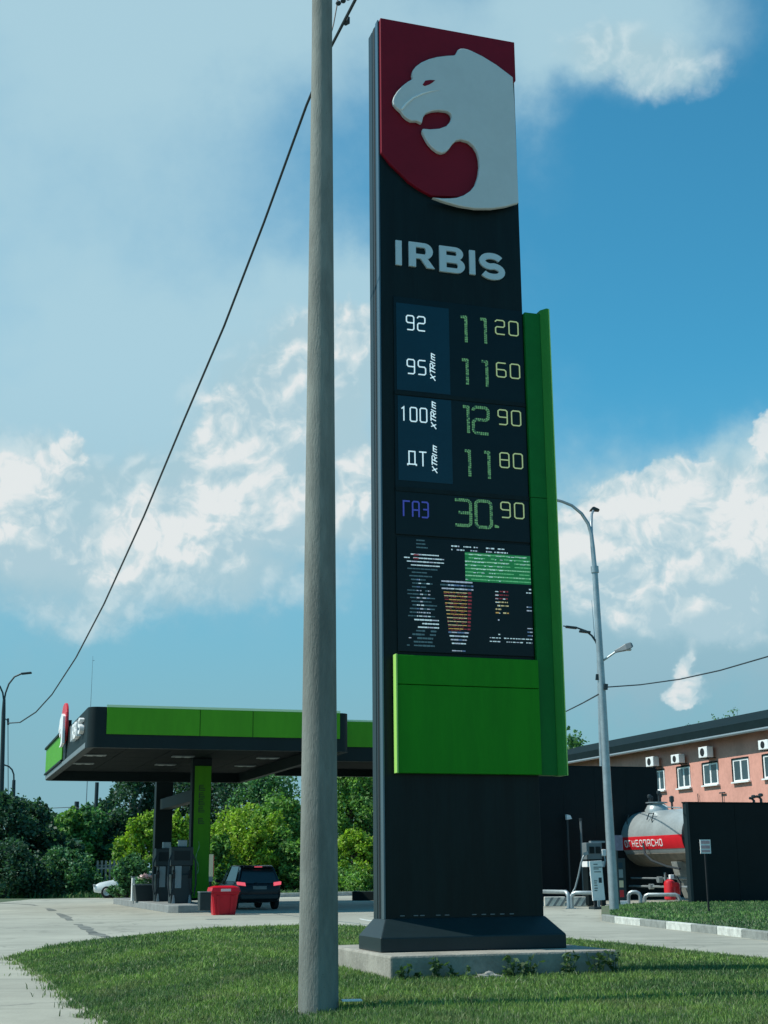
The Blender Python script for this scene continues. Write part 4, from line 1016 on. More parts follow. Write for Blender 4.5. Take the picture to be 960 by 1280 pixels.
MB().box(-.12, .12, -.12, .12, 0, .95).build('post', 'white', WP, bevel=.02); MB().box(-.14, .14, -.14, .14, .95, 1.0).build('cap', 'greypanel', WP)
GB = thing('litter_box', 'small grey box between the green column and the red bin', 'box', gp(256, 1138, .26), YAW)
MB().box(-.19, .15, -.2, .2, 0, .52).build('box', 'footpaint', GB, bevel=.02); MB().box(-.20, .16, -.21, .21, .522, .55).build('lid', 'greypanel', GB, bevel=.01)
CS = thing('post_sign', 'narrow cream sign on a black post behind the red bin', 'sign', gp(262.5, 1140), YAW)
MB().box(-.04, .04, 0, .05, 0, 1.5).build('post', 'groove', CS); MB().box(-.075, .075, -.03, -.002, 1.22, 2.0).build('sign_plate', 'cream', CS, bevel=.005); MB().box(.076, .10, -.03, 0, 1.22, 1.95).build('edge', 'redpaint', CS); MB().box(-.07, .07, -.028, -.004, 1.05, 1.215).build('lower_plate', 'greypanel', CS)
# red bin
BN = thing('waste_bin', 'large red plastic bin on the forecourt in front of the black car', 'bin', gp(279, 1143.5), YAW - .05)
mb = MB(); bw, tw_ = .36, .50; h_ = .90
def ringr(w_, d_, z, r=.06): 
    return [(x, y, z) for x, y in ((-w_ + r, -d_), (w_ - r, -d_), (w_, -d_ + r), (w_, d_ - r), (w_ - r, d_), (-w_ + r, d_), (-w_, d_ - r), (-w_, -d_ + r))]
vs = ringr(bw, .30, 0) + ringr(tw_ - .05, .36, h_ * .72) + ringr(tw_ - .03, .38, h_ * .74) + ringr(tw_ - .03, .38, h_ * .8)
mb.add(vs, [tuple(range(7, -1, -1))] + [(k_ * 8 + i, k_ * 8 + (i + 1) % 8, (k_ + 1) * 8 + (i + 1) % 8, (k_ + 1) * 8 + i) for k_ in range(3) for i in range(8)] + [tuple(range(24, 32))]); mb.build('bin_body', 'binred', BN)
mb = MB(); vs = ringr(tw_, .40, h_ * .8 + .003) + ringr(tw_ + .01, .41, h_ * .86) + ringr(tw_ - .02, .38, h_ * .98) + ringr(tw_ - .2, .2, h_ * 1.04)
mb.add(vs, [tuple(range(7, -1, -1))] + [(k_ * 8 + i, k_ * 8 + (i + 1) % 8, (k_ + 1) * 8 + (i + 1) % 8, (k_ + 1) * 8 + i) for k_ in range(3) for i in range(8)] + [tuple(range(24, 32))]); mb.build('bin_lid', 'binred', BN)
for s_ in (-1, 1): MB().prism([(-.035, 0), (.035, 0), (.05, .62), (-.05, .62)], lambda x, z: (s_ * (.2 + z * .08) + x, -.31 - z * .085, z), lambda x, z: (s_ * (.2 + z * .08) + x, -.335 - z * .085, z)).build('bin_rib', 'binred', BN)
MB().box(-.15, .18, -.425, -.412, h_ * .84, h_ * .93).build('handle', 'petal', BN, bevel=.004)

# ------------------------------------------------------------------ cars
def make_car(label, loc, rz, paint, L=4.1, Wc=1.72, H=1.56, lit=True):
    c = thing('parked_car', label, 'car', loc, rz)
    hw = Wc / 2; hl = L / 2
    st = [(-hl, .80, .42, .80), (-hl + .06, .93, .34, .92), (-hl + .25, .985, .28, 1.0), (-hl + .9, 1.0, .24, 1.02), (0, 1.0, .22, 1.0), (hl - 1.3, 1.0, .24, .98), (hl - .9, .985, .26, .95), (hl - .35, .93, .28, .84), (hl - .08, .80, .32, .70), (hl, .62, .38, .58)]
    mb = MB(); vs = []
    for y, k_, zb, zt in st:
        x = hw * k_
        half = [(x * .84, zb), (x * .96, zb + .10), (x, zb + .28), (x * .985, zt - .14), (x * .93, zt - .02), (x * .80, zt)]
        vs += [(-p, y, z) for p, z in half] + [(p, y, z) for p, z in reversed(half)]
    n = 12
    fs = [(i * n + j, i * n + (j + 1) % n, (i + 1) * n + (j + 1) % n, (i + 1) * n + j) for i in range(len(st) - 1) for j in range(n)] + [tuple(range(n)), tuple(range(len(st) * n - 1, (len(st) - 1) * n - 1, -1))]
    mb.add(vs, fs); body = mb.build('body', paint, c, smooth=True)
    # greenhouse
    gb = [(-hl + .12, .92), (-hl + .40, .985), (0.1, 1.0), (hl - 1.15, .97)]; bw_ = hw * .93; rw = hw * .70
    ry = [-hl + .42, -hl + .62, -.15, .32]; rz_ = [H - .07, H - .01, H, H - .05]
    mb = MB(); vs = []
    for (y, zb), y2, z2_ in zip(gb, ry, rz_): vs += [(-bw_, y, zb - .04), (-rw, y2, z2_), (rw, y2, z2_), (bw_, y, zb - .04)]
    fs = [(i * 4 + j, i * 4 + j + 1, (i + 1) * 4 + j + 1, (i + 1) * 4 + j) for i in range(3) for j in range(3)] + [(0, 3, 2, 1), (12, 13, 14, 15)]
    mb.add(vs, fs); mb.build('roof', paint, c, bevel=.03, smooth=True)
    def quad(name, pts, m, inset=.12, offv=(0, 0, 0), par=c):
        P_ = [Vector(p) for p in pts]; cen = sum(P_, Vector()) / len(P_); nn = (P_[1] - P_[0]).cross(P_[2] - P_[0]).normalized()
        if nn.dot(cen - Vector((0, 0, .7))) < 0: nn = -nn
        Q = [p.lerp(cen, inset) for p in P_]; mb = MB(); k2 = len(Q)
        mb.add([q_ + nn * .012 for q_ in Q] + [q_ - nn * .02 for q_ in Q], [tuple(range(k2))] + [(i, (i + 1) % k2, (i + 1) % k2 + k2, i + k2) for i in range(k2)])
        return mb.build(name, m, par)
    quad('rear_window', [(-bw_, gb[0][0], gb[0][1]), (bw_, gb[0][0], gb[0][1]), (rw, ry[0], rz_[0]), (-rw, ry[0], rz_[0])], 'carglass', .10)
    quad('windscreen', [(-bw_, gb[3][0], gb[3][1]), (bw_, gb[3][0], gb[3][1]), (rw, ry[3], rz_[3]), (-rw, ry[3], rz_[3])], 'carglass', .10)
    for s_ in (-1, 1):
        for i in range(3):
            quad('side_window', [(s_ * bw_, gb[i][0], gb[i][1]), (s_ * bw_, gb[i + 1][0], gb[i + 1][1]), (s_ * rw, ry[i + 1], rz_[i + 1]), (s_ * rw, ry[i], rz_[i])], 'carglass', .14)
        MB().prism([(0, 0), (.2, .02), (.2, .14), (.03, .13)], lambda x, z: (s_ * (hw - .03 + x), hl - 1.32, .97 + z), lambda x, z: (s_ * (hw - .03 + x), hl - 1.2, .97 + z)).build('wing_mirror', paint, c, bevel=.02)
        MB().prism([(.52, .86), (.80, .90), (.81, 1.02), (.55, .99)], lambda x, z: (s_ * x * hw / .86, -hl - .012, z), lambda x, z: (s_ * x * hw / .86, -hl + .28, z)).build('tail_light', 'tail' if lit else 'redpaint', c, bevel=.015)
        MB().prism([(.42, .62), (.74, .66), (.76, .76), (.48, .72)], lambda x, z: (s_ * x * hw / .86, hl - .12, z), lambda x, z: (s_ * x * hw / .86, hl - .01, z)).build('headlight', 'headlamp', c, bevel=.015)
        for yy in (-hl + .78, hl - .82):
            mb = MB(); mb.lathe([(.17, -.1), (.29, -.105), (.325, -.07), (.325, .07), (.29, .105), (.17, .1)], 20, 'x', (s_ * (hw - .10), yy, .325)); tw__ = mb.build('wheel', 'tyre', c, smooth=True)
            mb = MB(); mb.lathe([(.02, .0), (.19, .02), (.205, .0), (.205, -.02)] if s_ > 0 else [(.205, .02), (.205, 0), (.19, -.02), (.02, 0)], 16, 'x', (s_ * (hw + .005), yy, .325)); mb.build('rim', 'rim', tw__)
    MB().box(-.26, .26, -hl - .02, -hl + .05, .74, .86).build('number_plate', 'plate', c)
    MB().box(-hw * .82, hw * .82, -hl - .03, -hl + .12, .38, .56).build('rear_bumper', 'footpaint' if paint == 'carblack' else paint, c, bevel=.04)
    MB().box(-rw * .9, rw * .9, ry[0] - .14, ry[0] + .02, H - .085, H - .05).build('spoiler', paint, c, bevel=.012)
    MB().box(-.15, .15, ry[0] - .146, ry[0] - .135, H - .08, H - .055).build('brake_light', 'tail' if lit else 'redpaint', c)
    mb = MB(); mb.bar((-hw * .2, -hl + .13, .97), (hw * .35, -hl + .20, 1.04), .02, .02); mb.build('rear_wiper', 'groove', c)
    return c
cpos = gp(322, 1137.5); cpos = cpos + VA * 2.0
make_car('black hatchback with lit red tail lights parked by the pump island', (cpos.x, cpos.y, 0), YAW + .03, 'carblack', 4.1, 1.76, 1.62)
wpos = gp(121, 1122.5); wc = Vector((wpos.x + 2.05, wpos.y, 0))
make_car('white car partly hidden by bushes in front of the far fence', wc, R_(90), 'carwhite', 4.3, 1.75, 1.42, lit=False)

# far fence behind the white car
f0, f1 = dp(118, 1115, 87), dp(165, 1113, 87)
FN = thing('picket_fence', 'pale picket fence behind the white car', 'fence', (f0.x, f0.y, 0))
for i in range(9):
    x = (f1.x - f0.x) * (i + .5) / 9; MB().box(x - .06, x + .06, 0, .04, .2, 2.1).build('picket', 'greykerb', FN)
for z in (.45, 1.75): MB().box(0, f1.x - f0.x, .045, .10, z, z + .1).build('rail', 'greykerb', FN)
b0, b1_ = dp(122, 1085.5, 86), dp(153, 1085.5, 86)
BR = thing('barrier_boom', 'thin pale horizontal barrier boom in front of the dark bushes', 'barrier', (b0.x, b0.y, 0))
MB().bar((0, 0, b0.z), (b1_.x - b0.x, 0, b0.z), .07, .09).build('boom', 'greykerb', BR); MB().box(1.3, 1.5, .1, .3, 0, b0.z + .05).build('post', 'darkmetal', BR)

# ------------------------------------------------------------------ lamp posts
def pz(px, py, D, o): return dp(px, py, D) - o
LD = 50.0
lb = gp(768, 1138, .13); LD = lb.y
LM = thing('street_lamp', 'tall grey lamp post at the corner of the painted kerb, with two curved arms', 'street lamp', (lb.x, lb.y, .13))
o = Vector((lb.x, lb.y, .13))
mb = MB(); mb.tube([pz(768, 1138, LD, o), pz(760, 1000, LD, o), pz(752, 850, LD, o), pz(743.5, 712, LD, o)], [.155, .135, .115, .095], 12); mb.build('post', 'metal', LM, smooth=True)
mb = MB(); mb.tube([pz(743.8, 716, LD, o), pz(743.2, 708, LD, o)], .13, 12); mb.build('collar', 'metal', LM, smooth=True)
mb = MB(); mb.tube([pz(743.3, 710, LD, o), pz(741, 685, LD, o), pz(739.2, 668, LD, o), pz(735.5, 655, LD, o), pz(727, 642, LD, o), pz(715, 632, LD, o), pz(703, 627, LD, o), pz(691, 624, LD, o), pz(678, 622.5, LD, o)], [.08, .075, .065, .06, .055, .052, .05, .05, .045], 8); arm = mb.build('lamp_arm', 'metal', LM, smooth=True)
e_ = pz(672, 622, LD, o); mb = MB(); mb.bar(e_ + Vector((.25, 0, 0)), e_ + Vector((-.45, 0, .05)), .25, .12); mb.build('luminaire', 'darkmetal', arm, bevel=.03)
mb = MB(); mb.tube([pz(739.2, 668, LD, o), pz(738.8, 655, LD + .2, o), pz(739.6, 643, LD + .6, o), pz(741.5, 638.5, LD + 1.2, o)], [.06, .055, .045, .04], 8); arm = mb.build('lamp_arm', 'metal', LM, smooth=True)
e_ = pz(743, 637.5, LD + 1.4, o); mb = MB()
mb.prism([(-.17, -.02), (.17, -.04), (.14, .01), (-.02, .09), (-.08, .08)], lambda x, z: e_ + Vector((x, -.15, z)), lambda x, z: e_ + Vector((x, .15, z))); mb.build('luminaire', 'darkmetal', arm, bevel=.02)
mb = MB(); mb.tube([pz(752, 827, LD, o), pz(772, 813, LD - .2, o)], .035, 8); arm = mb.build('bracket', 'metal', LM)
p_, q_ = pz(769, 815, LD - .2, o), pz(791, 807, LD - .3, o)
mb = MB(); d_ = (q_ - p_); pr = []
for t, ww, hh in ((0, .05, .05), (.35, .12, .09), (.6, .17, .13), (.9, .16, .12), (1, .10, .07)):
    cpt = p_ + d_ * t; pr.append([cpt + Vector((0, -ww, -hh * .6)), cpt + Vector((0, ww, -hh * .6)), cpt + Vector((-.03, ww * .6, hh)), cpt + Vector((-.03, -ww * .6, hh))])
vs = [v__ for r in pr for v__ in r]; mb.add(vs, [(i * 4 + j, i * 4 + (j + 1) % 4, (i + 1) * 4 + (j + 1) % 4, (i + 1) * 4 + j) for i in range(4) for j in range(4)] + [(0, 1, 2, 3), (16, 17, 18, 19)])
fl_ = mb.build('floodlight', 'greypanel', LM, bevel=.015)
c_ = p_ + d_ * .72; MB().box(c_.x - .13, c_.x + .10, c_.y - .10, c_.y + .10, c_.z - .10, c_.z - .07).build('lens', 'lampoff', fl_)
mb = MB(); mb.bar(pz(757, 862, LD - .1, o), pz(757.5, 855, LD - .1, o), .12, .12); mb.bar(pz(747.5, 850, LD, o), pz(748, 843, LD, o), .16, .12); mb.build('insulator', 'darkmetal', LM)
o2 = dp(750, 860, 78); base = Vector((dp(757, 1100, 78).x, 78, 0))
L2_ = thing('street_lamp', 'lamp post farther back with two lamps on one curved arm, right of the sign', 'street lamp', base)
mb = MB(); mb.tube([Vector((0, 0, 0)), dp(750.5, 905, 78) - base, dp(747.5, 806, 78) - base], [.16, .12, .09], 10); mb.build('post', 'metal', L2_, smooth=True)
mb = MB(); mb.tube([dp(x, y, 78) - base for x, y in ((747.5, 808), (745, 802), (740, 795), (733, 789), (722, 785), (704, 782.5))], [.07, .07, .06, .055, .05, .035], 7); arm = mb.build('lamp_arm', 'darkmetal', L2_, smooth=True)
for x, y in ((714, 784), (731, 789.5)):
    c_ = dp(x, y, 78) - base; mb = MB(); mb.bar(c_ + Vector((-.32, 0, .03)), c_ + Vector((.32, 0, -.05)), .3, .12); mb.build('luminaire', 'darkmetal', arm, bevel=.03)
mb = MB(); mb.tube([dp(743.3, 798, 78) - base, dp(739.6, 750, 78) - base], [.03, .012], 5); mb.build('spike', 'metal', L2_)
# right cables
mb = MB(); mb.tube([dp(x, y, D) for x, y, D in ((757, 859, LD - .1), (800, 856, 47), (850, 849, 44), (900, 838, 41), (962, 820, 38), (1060, 786, 34))], .022, 6)
tag(mb.build('overhead_cable', 'cable', None), 'black cable from the right lamp post to the right edge of the photo', 'cable')
mb = MB(); mb.tube([dp(x, y, D) for x, y, D in ((748, 868, LD), (728, 879, 56), (706, 890, 62), (670, 905, 72), (600, 930, 90))], .025, 6)
tag(mb.build('overhead_cable', 'cable', None), 'thin cable from the right lamp post back behind the price sign', 'cable')
# left lamp posts
base = Vector((dp(0, 1100, 95).x, 95, 0))
L3 = thing('street_lamp', 'dark lamp post at the left edge with two curved arms above the trees', 'street lamp', base)
mb = MB(); mb.tube([Vector((0, 0, 0)), dp(1.5, 1000, 95) - base, dp(4.5, 890, 95) - base, dp(5.2, 874, 95) - base], [.19, .17, .14, .10], 10); mb.build('post', 'darkmetal', L3, smooth=True)
for pts, lu in ((((5.2, 876), (7, 866), (11, 855), (18, 846), (27, 842)), (33, 841.5)), (((4.8, 876), (3.5, 866), (0, 858), (-6, 854)), (-11, 853))):
    mb = MB(); mb.tube([dp(x, y, 95) - base for x, y in pts], .06, 7); arm = mb.build('lamp_arm', 'darkmetal', L3, smooth=True)
    c_ = dp(*lu, 95) - base; mb = MB(); mb.bar(c_ + Vector((-.35, 0, -.04)), c_ + Vector((.35, 0, .03)), .28, .13); mb.build('luminaire', 'darkmetal', arm, bevel=.03)
mb = MB(); mb.bar(dp(10, 898, 95) - base, dp(10.2, 906, 95) - base, .12, .12); mb.bar(dp(4.5, 897, 95) - base, dp(10, 901, 95) - base, .06, .06); mb.tube([dp(10, 905, 95) - base, dp(10.3, 1000, 95) - base], .025, 5); mb.build('cable_bracket', 'darkmetal', L3)
base = Vector((dp(15.5, 1100, 135).x, 135, 0))
L4 = thing('street_lamp', 'small distant lamp post with one curved arm over the left trees', 'street lamp', base)
mb = MB(); mb.tube([Vector((0, 0, 0)), dp(16.5, 1000, 135) - base, dp(17.4, 975, 135) - base], [.22, .2, .16], 8); mb.build('post', 'darkmetal', L4, smooth=True)
mb = MB(); mb.tube([dp(x, y, 135) - base for x, y in ((17.4, 976), (17.2, 968), (15, 962), (11, 958), (5, 956))], .08, 6); mb.build('lamp_arm', 'darkmetal', L4, smooth=True)
for px, y0, wd, D, lab, nm in ((116, 978, .20, 105, 'dark post rising from the trees below the canopy', 'post'), (91.5, 1002, .26, 112, 'short dark post among the treetops left of the canopy', 'post')):
    p = dp(px, 1100, D); t3 = thing('wooden_pole', lab, 'pole', (p.x, p.y, 0)); zt = dp(px, y0, D).z
    mb = MB(); mb.tube([(0, 0, 0), (0, 0, zt)], wd / 1.4, 8); mb.build('shaft', 'darkmetal', t3)
    if px < 100: mb = MB(); mb.bar((-.5, 0, zt - .5), (.2, 0, zt - .4), .12, .12); mb.build('crossarm', 'darkmetal', t3)
mb = MB(); mb.tube([dp(x, y, D) for x, y, D in ((45, 1011, 130), (90, 1009, 112), (116, 1013, 105), (140, 1018, 100))], .03, 5); tag(mb.build('overhead_cable', 'cable', None), 'thin cable between the two dark poles above the left trees', 'cable')
p = dp(103.5, 1100, 118); AN = thing('antenna_mast', 'very thin antenna mast standing up behind the canopy corner', 'mast', (p.x, p.y, 0)); zt = dp(103, 820, 118).z
mb = MB(); mb.tube([(0, 0, 0), (0, 0, zt * .7), (0, 0, zt)], [.05, .03, .012], 6); mb.build('mast', 'metal', AN)
mb = MB(); mb.bar((0, 0, zt - .4), (.15, 0, zt - .38), .04, .04); mb.build('bracket', 'metal', AN)

# ------------------------------------------------------------------ right side: walls, tank, gas dispenser, building
w2a = gp(866, 1133); wa, wbb = ab(w2a)
OW = gw(wa, wbb)
w2top = pl(868, 1003, OW, VA).z
BW = thing('black_wall', 'black clad screen wall at the right edge behind the lawn', 'wall', OW, YAW)
for i in range(6): MB().box(.05 + i * 2.0, 2.044 + i * 2.0, 0, .16 + .004 * (i % 2), .05, w2top - .03).build('cladding_panel', 'black', BW, bevel=.006)
MB().box(-.07, .045, -.05, .2, 0, w2top).build('post', 'darkside', BW, bevel=.015)
MB().box(-.1, 12.1, -.03, .2, w2top - .028, w2top + .02).build('coping', 'roofdark', BW)
MB().box(-2.6, 12.1, -.25, .4, -.02, .10).build('plinth', 'whitekerb', BW, bevel=.015)
w1D = 66.0
OW1 = dp(826, 1080, w1D); OW1.z = 0
w1top = pl(800, 959, OW1, VA).z
BW1 = thing('black_wall', 'tall black clad wall between the price sign and the silver tank', 'wall', OW1, YAW)
for i in range(8): MB().box(-(i + 1) * 1.6 + .003, -i * 1.6, 0, .15 + .004 * (i % 2), 0, w1top - .03).build('cladding_panel', 'black', BW1, bevel=.006)
MB().box(-12.85, .03, -.02, .2, w1top - .028, w1top + .02).build('coping', 'roofdark', BW1)
MB().box(-.001, .15, .16, 6, 0, w1top - .03).build('return_panel', 'black', BW1)
# gas tank
OW3 = gw(wa - 1.2, wbb + 15, 0)
BW3 = thing('black_wall', 'low black clad wall behind the silver tank', 'wall', OW3, YAW)
for i in range(8): MB().box(i * 1.6, i * 1.6 + 1.594, 0, .15 + .004 * (i % 2), 0, 2.9).build('cladding_panel', 'black', BW3, bevel=.006)
tn = dp(884, 1049, 60.5); TL = None
for t in np.arange(1, 14, .05):
    P_ = tn + VA * t - EYE
    if 480 + FPX * P_.dot(CR) / P_.dot(CF) < 764: TL = t; break
TL = TL or 8
TK = thing('gas_tank', 'silver gas storage tank with a red band reading flammable, between the black walls', 'tank', (tn.x, tn.y, 0), YAW)
rT = 1.22; zc_ = tn.z + .14
prof = [(rT - .02, -.01), (rT, 0), (rT, TL - .75), (.93 * rT, TL - .5), (.75 * rT, TL - .22), (.4 * rT, TL - .05), (.02, TL)]
mb = MB(); mb.lathe(prof, 40, 'y', (0, 0, zc_)); sh_ = mb.build('shell', 'tank', TK, smooth=True)
mb = MB(); mb.lathe([(0.02, -.52), (.45 * rT, -.48), (.75 * rT, -.35), (.93 * rT, -.17), (rT - .005, -.012)], 40, 'y', (0, 0, zc_)); mb.build('shaded_end_cap', 'black', TK, smooth=True)  # black paint stands in for shade on the silver tank's near end
# red band on the sunny flank : curved strip proud of the shell
def flank(name, y0, y1, t0, t1, m, r=rT + .012, par=TK):
    mb = MB(); n = 8; vs = []
    for y in (y0, y1):
        for rr in (r, r - .02):
            for i in range(n + 1):
                t = R_(t0 + (t1 - t0) * i / n); vs.append((-rr * math.cos(t), y, zc_ + rr * math.sin(t)))
    k_ = n + 1; fs = []
    for i in range(n): fs += [(i, i + 1, 2 * k_ + i + 1, 2 * k_ + i), (k_ + i, 3 * k_ + i, 3 * k_ + i + 1, k_ + i + 1), (i, k_ + i, k_ + i + 1, i + 1), (2 * k_ + i, 2 * k_ + i + 1, 3 * k_ + i + 1, 3 * k_ + i)]
    fs += [(0, 2 * k_, 3 * k_, k_), (n, k_ + n, 3 * k_ + n, 2 * k_ + n)]
    mb.add(vs, fs); return mb.build(name, m, par, smooth=True)
band = flank('red_band', -.02, TL - .12, -24, 3, 'redpaint')
flank('shaded_belly', .1, TL - .8, -88, -34, 'tanklow', rT + .03)  # added strip that colours shade and ground bounce into the dusty underside
MB().box(-rT - .06, -rT - .01, TL - .6, TL + 1.6, zc_ - .48, zc_ + .0).build('red_board', 'redpaint', TK, bevel=.01)
# lettering on the band
y_a = None
def tk_y(px):
    for t in np.arange(-.5, TL, .02):
        P_ = Vector((tn.x, tn.y, zc_)) + VA * t - UA * rT - EYE
        if 480 + FPX * P_.dot(CR) / P_.dot(CF) < px: return t
    return TL
ya, yb_ = tk_y(780), tk_y(828); txt = 'ОГНЕОПАСНО'; adv = (ya - yb_) / len(txt)
for i, c in enumerate(txt):
    mb = MB(); sc2 = [[((i + .16 + p[0] / W * .62) * adv, -.37 + p[1] * .27) for p in pp] for pp in GL[c]]
    strokes(mb, sc2, .046, lambda x, y, d: (-math.sqrt(max((rT + d) ** 2 - y * y, 0)), ya - x, zc_ + y), .0, .024); mb.build('letter', 'white', band)
hy = tk_y(793)
mb = MB(); mb.lathe([(.55, rT - .15), (.55, rT + .02), (.40, rT + .28), (.36, rT + .30), (.36, rT + .34)], 16, 'z', (0, hy, zc_)); hat = mb.build('hatch_dome', 'tank', TK, smooth=True)
mb = MB(); mb.lathe([(.5, rT + .34), (.5, rT + .38)], 16, 'z', (0, hy, zc_)); mb.build('hatch_plate', 'metal', hat)
for dx, dy, h2 in ((-.3, .1, .25), (.05, -.15, .42), (.25, .1, .3), (-.1, .3, .2)):
    mb = MB(); mb.tube([(dx, hy + dy, zc_ + rT + .38), (dx, hy + dy, zc_ + rT + .38 + h2)], .05, 7); mb.lathe([(.08, 0), (.1, .04), (.1, .14), (.05, .18)], 8, 'z', (dx, hy + dy, zc_ + rT + .3 + h2)); mb.build('valve', 'darkmetal', TK)
mb = MB(); mb.tube([(.0, hy - 1.4, zc_ + rT - .02), (0, hy - 1.4, zc_ + rT + .35)], .05, 7); mb.lathe([(.05, 0), (.11, .05), (.11, .25), (.05, .3)], 8, 'z', (0, hy - 1.4, zc_ + rT + .3)); mb.build('valve', 'darkmetal', TK)
mb = MB(); mb.tube([(0, hy - .6, zc_ + rT + .25), (0, hy - 1.0, zc_ + rT + .12), (0, hy - 2.2, zc_ + rT + .04)], .035, 6); mb.build('pipe', 'metal', TK)
for px in (778, 809):
    y = tk_y(px); mb = MB(); t = R_(42)
    cx, cz = -(rT + .03) * math.cos(t), zc_ + (rT + .03) * math.sin(t)
    mb.tube([(cx - .1, y - .2, cz - .2), (cx - .12, y - .2, cz - .05), (cx, y - .2, cz + .22), (cx, y + .25, cz + .22), (cx - .12, y + .25, cz - .05)], .025, 6); mb.build('lifting_lug', 'darkmetal', TK)
# saddles with tapered legs
for yy in (1.2, TL - 2.4):
    mb = MB(); z0 = zc_ - rT + .05
    vs = [(x, yy + y, z0 + .12) for x, y in ((-1.0, -.25), (1.0, -.25), (1.0, .25), (-1.0, .25))] + [(x, yy + y, z0 - .45) for x, y in ((-.85, -.25), (.85, -.25), (.85, .25), (-.85, .25))] + [(x, yy + y, .1) for x, y in ((-.45, -.2), (.45, -.2), (.45, .2), (-.45, .2))]
    fs = [(0, 1, 2, 3), (11, 10, 9, 8)] + [(k_ + i, k_ + (i + 1) % 4, k_ + 4 + (i + 1) % 4, k_ + 4 + i) for k_ in (0, 4) for i in range(4)]
    mb.add(vs, fs); mb.build('saddle', 'greykerb', TK, bevel=.02)
mb = MB(); yy = TL * .35
mb.tube([(-rT - .1, tk_y(806), zc_ - .25), (-rT - .15, tk_y(809), zc_ - .7), (-rT - .1, tk_y(816), zc_ - 1.0), (-rT, tk_y(832), zc_ - 1.25), (-rT + .1, tk_y(845), zc_ - 1.35)], .05, 7); mb.build('hose', 'cable', TK, smooth=True)
mb = MB(); mb.tube([(-.9, .3, .6), (-.9, TL - 1.5, .6)], .05, 7); mb.tube([(-.8, .3, .95), (-.8, TL - 2, .95)], .04, 7); mb.tube([(-.9, 2.2, .1), (-.9, 2.2, 1.2)], .045, 7)
mb.lathe([(.14, -.1), (.14, .1)], 10, 'x', (-.95, 2.6, .9)); mb.lathe([(.12, -.1), (.12, .1)], 10, 'x', (-.95, 3.4, .6)); mb.build('pipework', 'metal', TK)
# fire extinguisher trolley
fx = gp(841, 1128); FX = thing('fire_extinguisher', 'red wheeled fire extinguisher standing under the silver tank', 'fire extinguisher', (fx.x, fx.y, 0), YAW)
mb = MB(); mb.lathe([(.20, .1), (.24, .14), (.24, .75), (.20, .86), (.08, .93)], 14, 'z', (-.1, 0, 0)); mb.build('cylinder', 'redpaint', FX, smooth=True)
mb = MB(); mb.lathe([(.13, .3), (.15, .34), (.15, .72), (.1, .8)], 12, 'z', (.24, .05, 0)); mb.build('cylinder', 'redpaint', FX, smooth=True)
MB().box(-.14, .1, -.26, -.245, .62, .8).build('tag_plate', 'redpaint', FX); MB().box(-.1, .08, -.1, .06, .94, 1.12).build('valve', 'white', FX, bevel=.02)
mb = MB(); mb.tube([(0, 0, 1.0), (.2, -.1, 1.05), (.36, -.12, .8), (.3, -.2, .3)], .03, 6); mb.build('hose', 'cable', FX)
# hoop rails
def hoop(pa, pb, h, label, r=.075, legs=True):
    p, q = gp(*pa), gp(*pb); t3 = thing('guard_rail', label, 'guard rail', (p.x, p.y, 0), 0, 'galvanised tube guard rails by the gas pump'); d = q - p; d.z = 0; L_ = d.length; d.normalize()
    mb = MB(); mb.tube([(0, 0, 0), (0, 0, h - .15), d * .05 + Vector((0, 0, h - .05)), d * .15 + Vector((0, 0, h)), d * (L_ - .15) + Vector((0, 0, h)), d * (L_ - .05) + Vector((0, 0, h - .05)), d * L_ + Vector((0, 0, h - .15)), d * L_], r, 8); mb.build('tube', 'metal', t3, smooth=True)
    for k_ in (0, L_): c = d * k_; MB().box(c.x - .13, c.x + .13, c.y - .13, c.y + .13, 0, .03).build('foot_plate', 'metal', t3)
    return t3
hoop((806, 1131), (850, 1131), .38, 'low tube guard rail hoop in front of the red fire extinguisher')
hoop((660, 1134), (711, 1136), .58, 'low tube guard rail beside the foot of the price sign')
hoop((715, 1136), (748, 1136), .55, 'low tube guard rail in front of the gas dispenser')
hoop((786, 1132), (801, 1132), .5, 'short tube guard rail right of the lamp post')
for i, (xa, xb) in enumerate(((682, 709), (717, 744))):
    p = gp(xa, 1133.5); q = gp(xb, 1133.5); t3 = thing('barrier_block', ['white barrier block with dark diagonal bars next to the sign foot', 'white barrier block with dark diagonal bars under the gas dispenser'][i], 'barrier block', (p.x, p.y + .25, 0)); L_ = q.x - p.x
    MB().box(0, L_, 0, .3, 0, .36).build('block', 'whitekerb', t3, bevel=.02)
    for j in range(3):
        x = L_ * (j + .15) / 3; MB().prism([(x, .02), (x + .1, .02), (x + .32, .34), (x + .22, .34)], lambda x_, z: (x_, -.012, z), lambda x_, z: (x_, -.002, z)).build('diagonal_bar', 'greypanel', t3)
# gas dispenser
gd = gp(744, 1133); GD = thing('gas_dispenser', 'black gas dispenser numbered five with a white stripe and hanging hose', 'fuel pump', (gd.x, gd.y, 0), YAW)
MB().box(-.36, .36, -.22, .22, .05, 1.72).build('cabinet', 'black', GD, bevel=.015)
MB().box(-.37, .37, -.24, .23, 1.45, 1.66).build('white_stripe', 'white', GD, bevel=.008)
hh_ = MB().box(-.36, .30, -.2, .2, 1.725, 2.35).build('display_head', 'greypanel', GD, bevel=.02)
for s_ in (0, 1): MB().box(-.24 + s_ * .26, -.03 + s_ * .26, -.215, -.202, 1.95, 2.2).build('display', 'glassdark', hh_)
MB().box(-.1, .5, -.1, .1, 2.351, 2.42).build('top_bar', 'pumpgrey', GD)
mb = MB(); sc2 = [[(p[0] * .24 - .26, p[1] * .32 + .95) for p in pp] for pp in GL['5']]; strokes(mb, sc2, .055, lambda x, y, d: (x, -.22 - d, y), .0, .012); mb.build('number', 'white', GD)
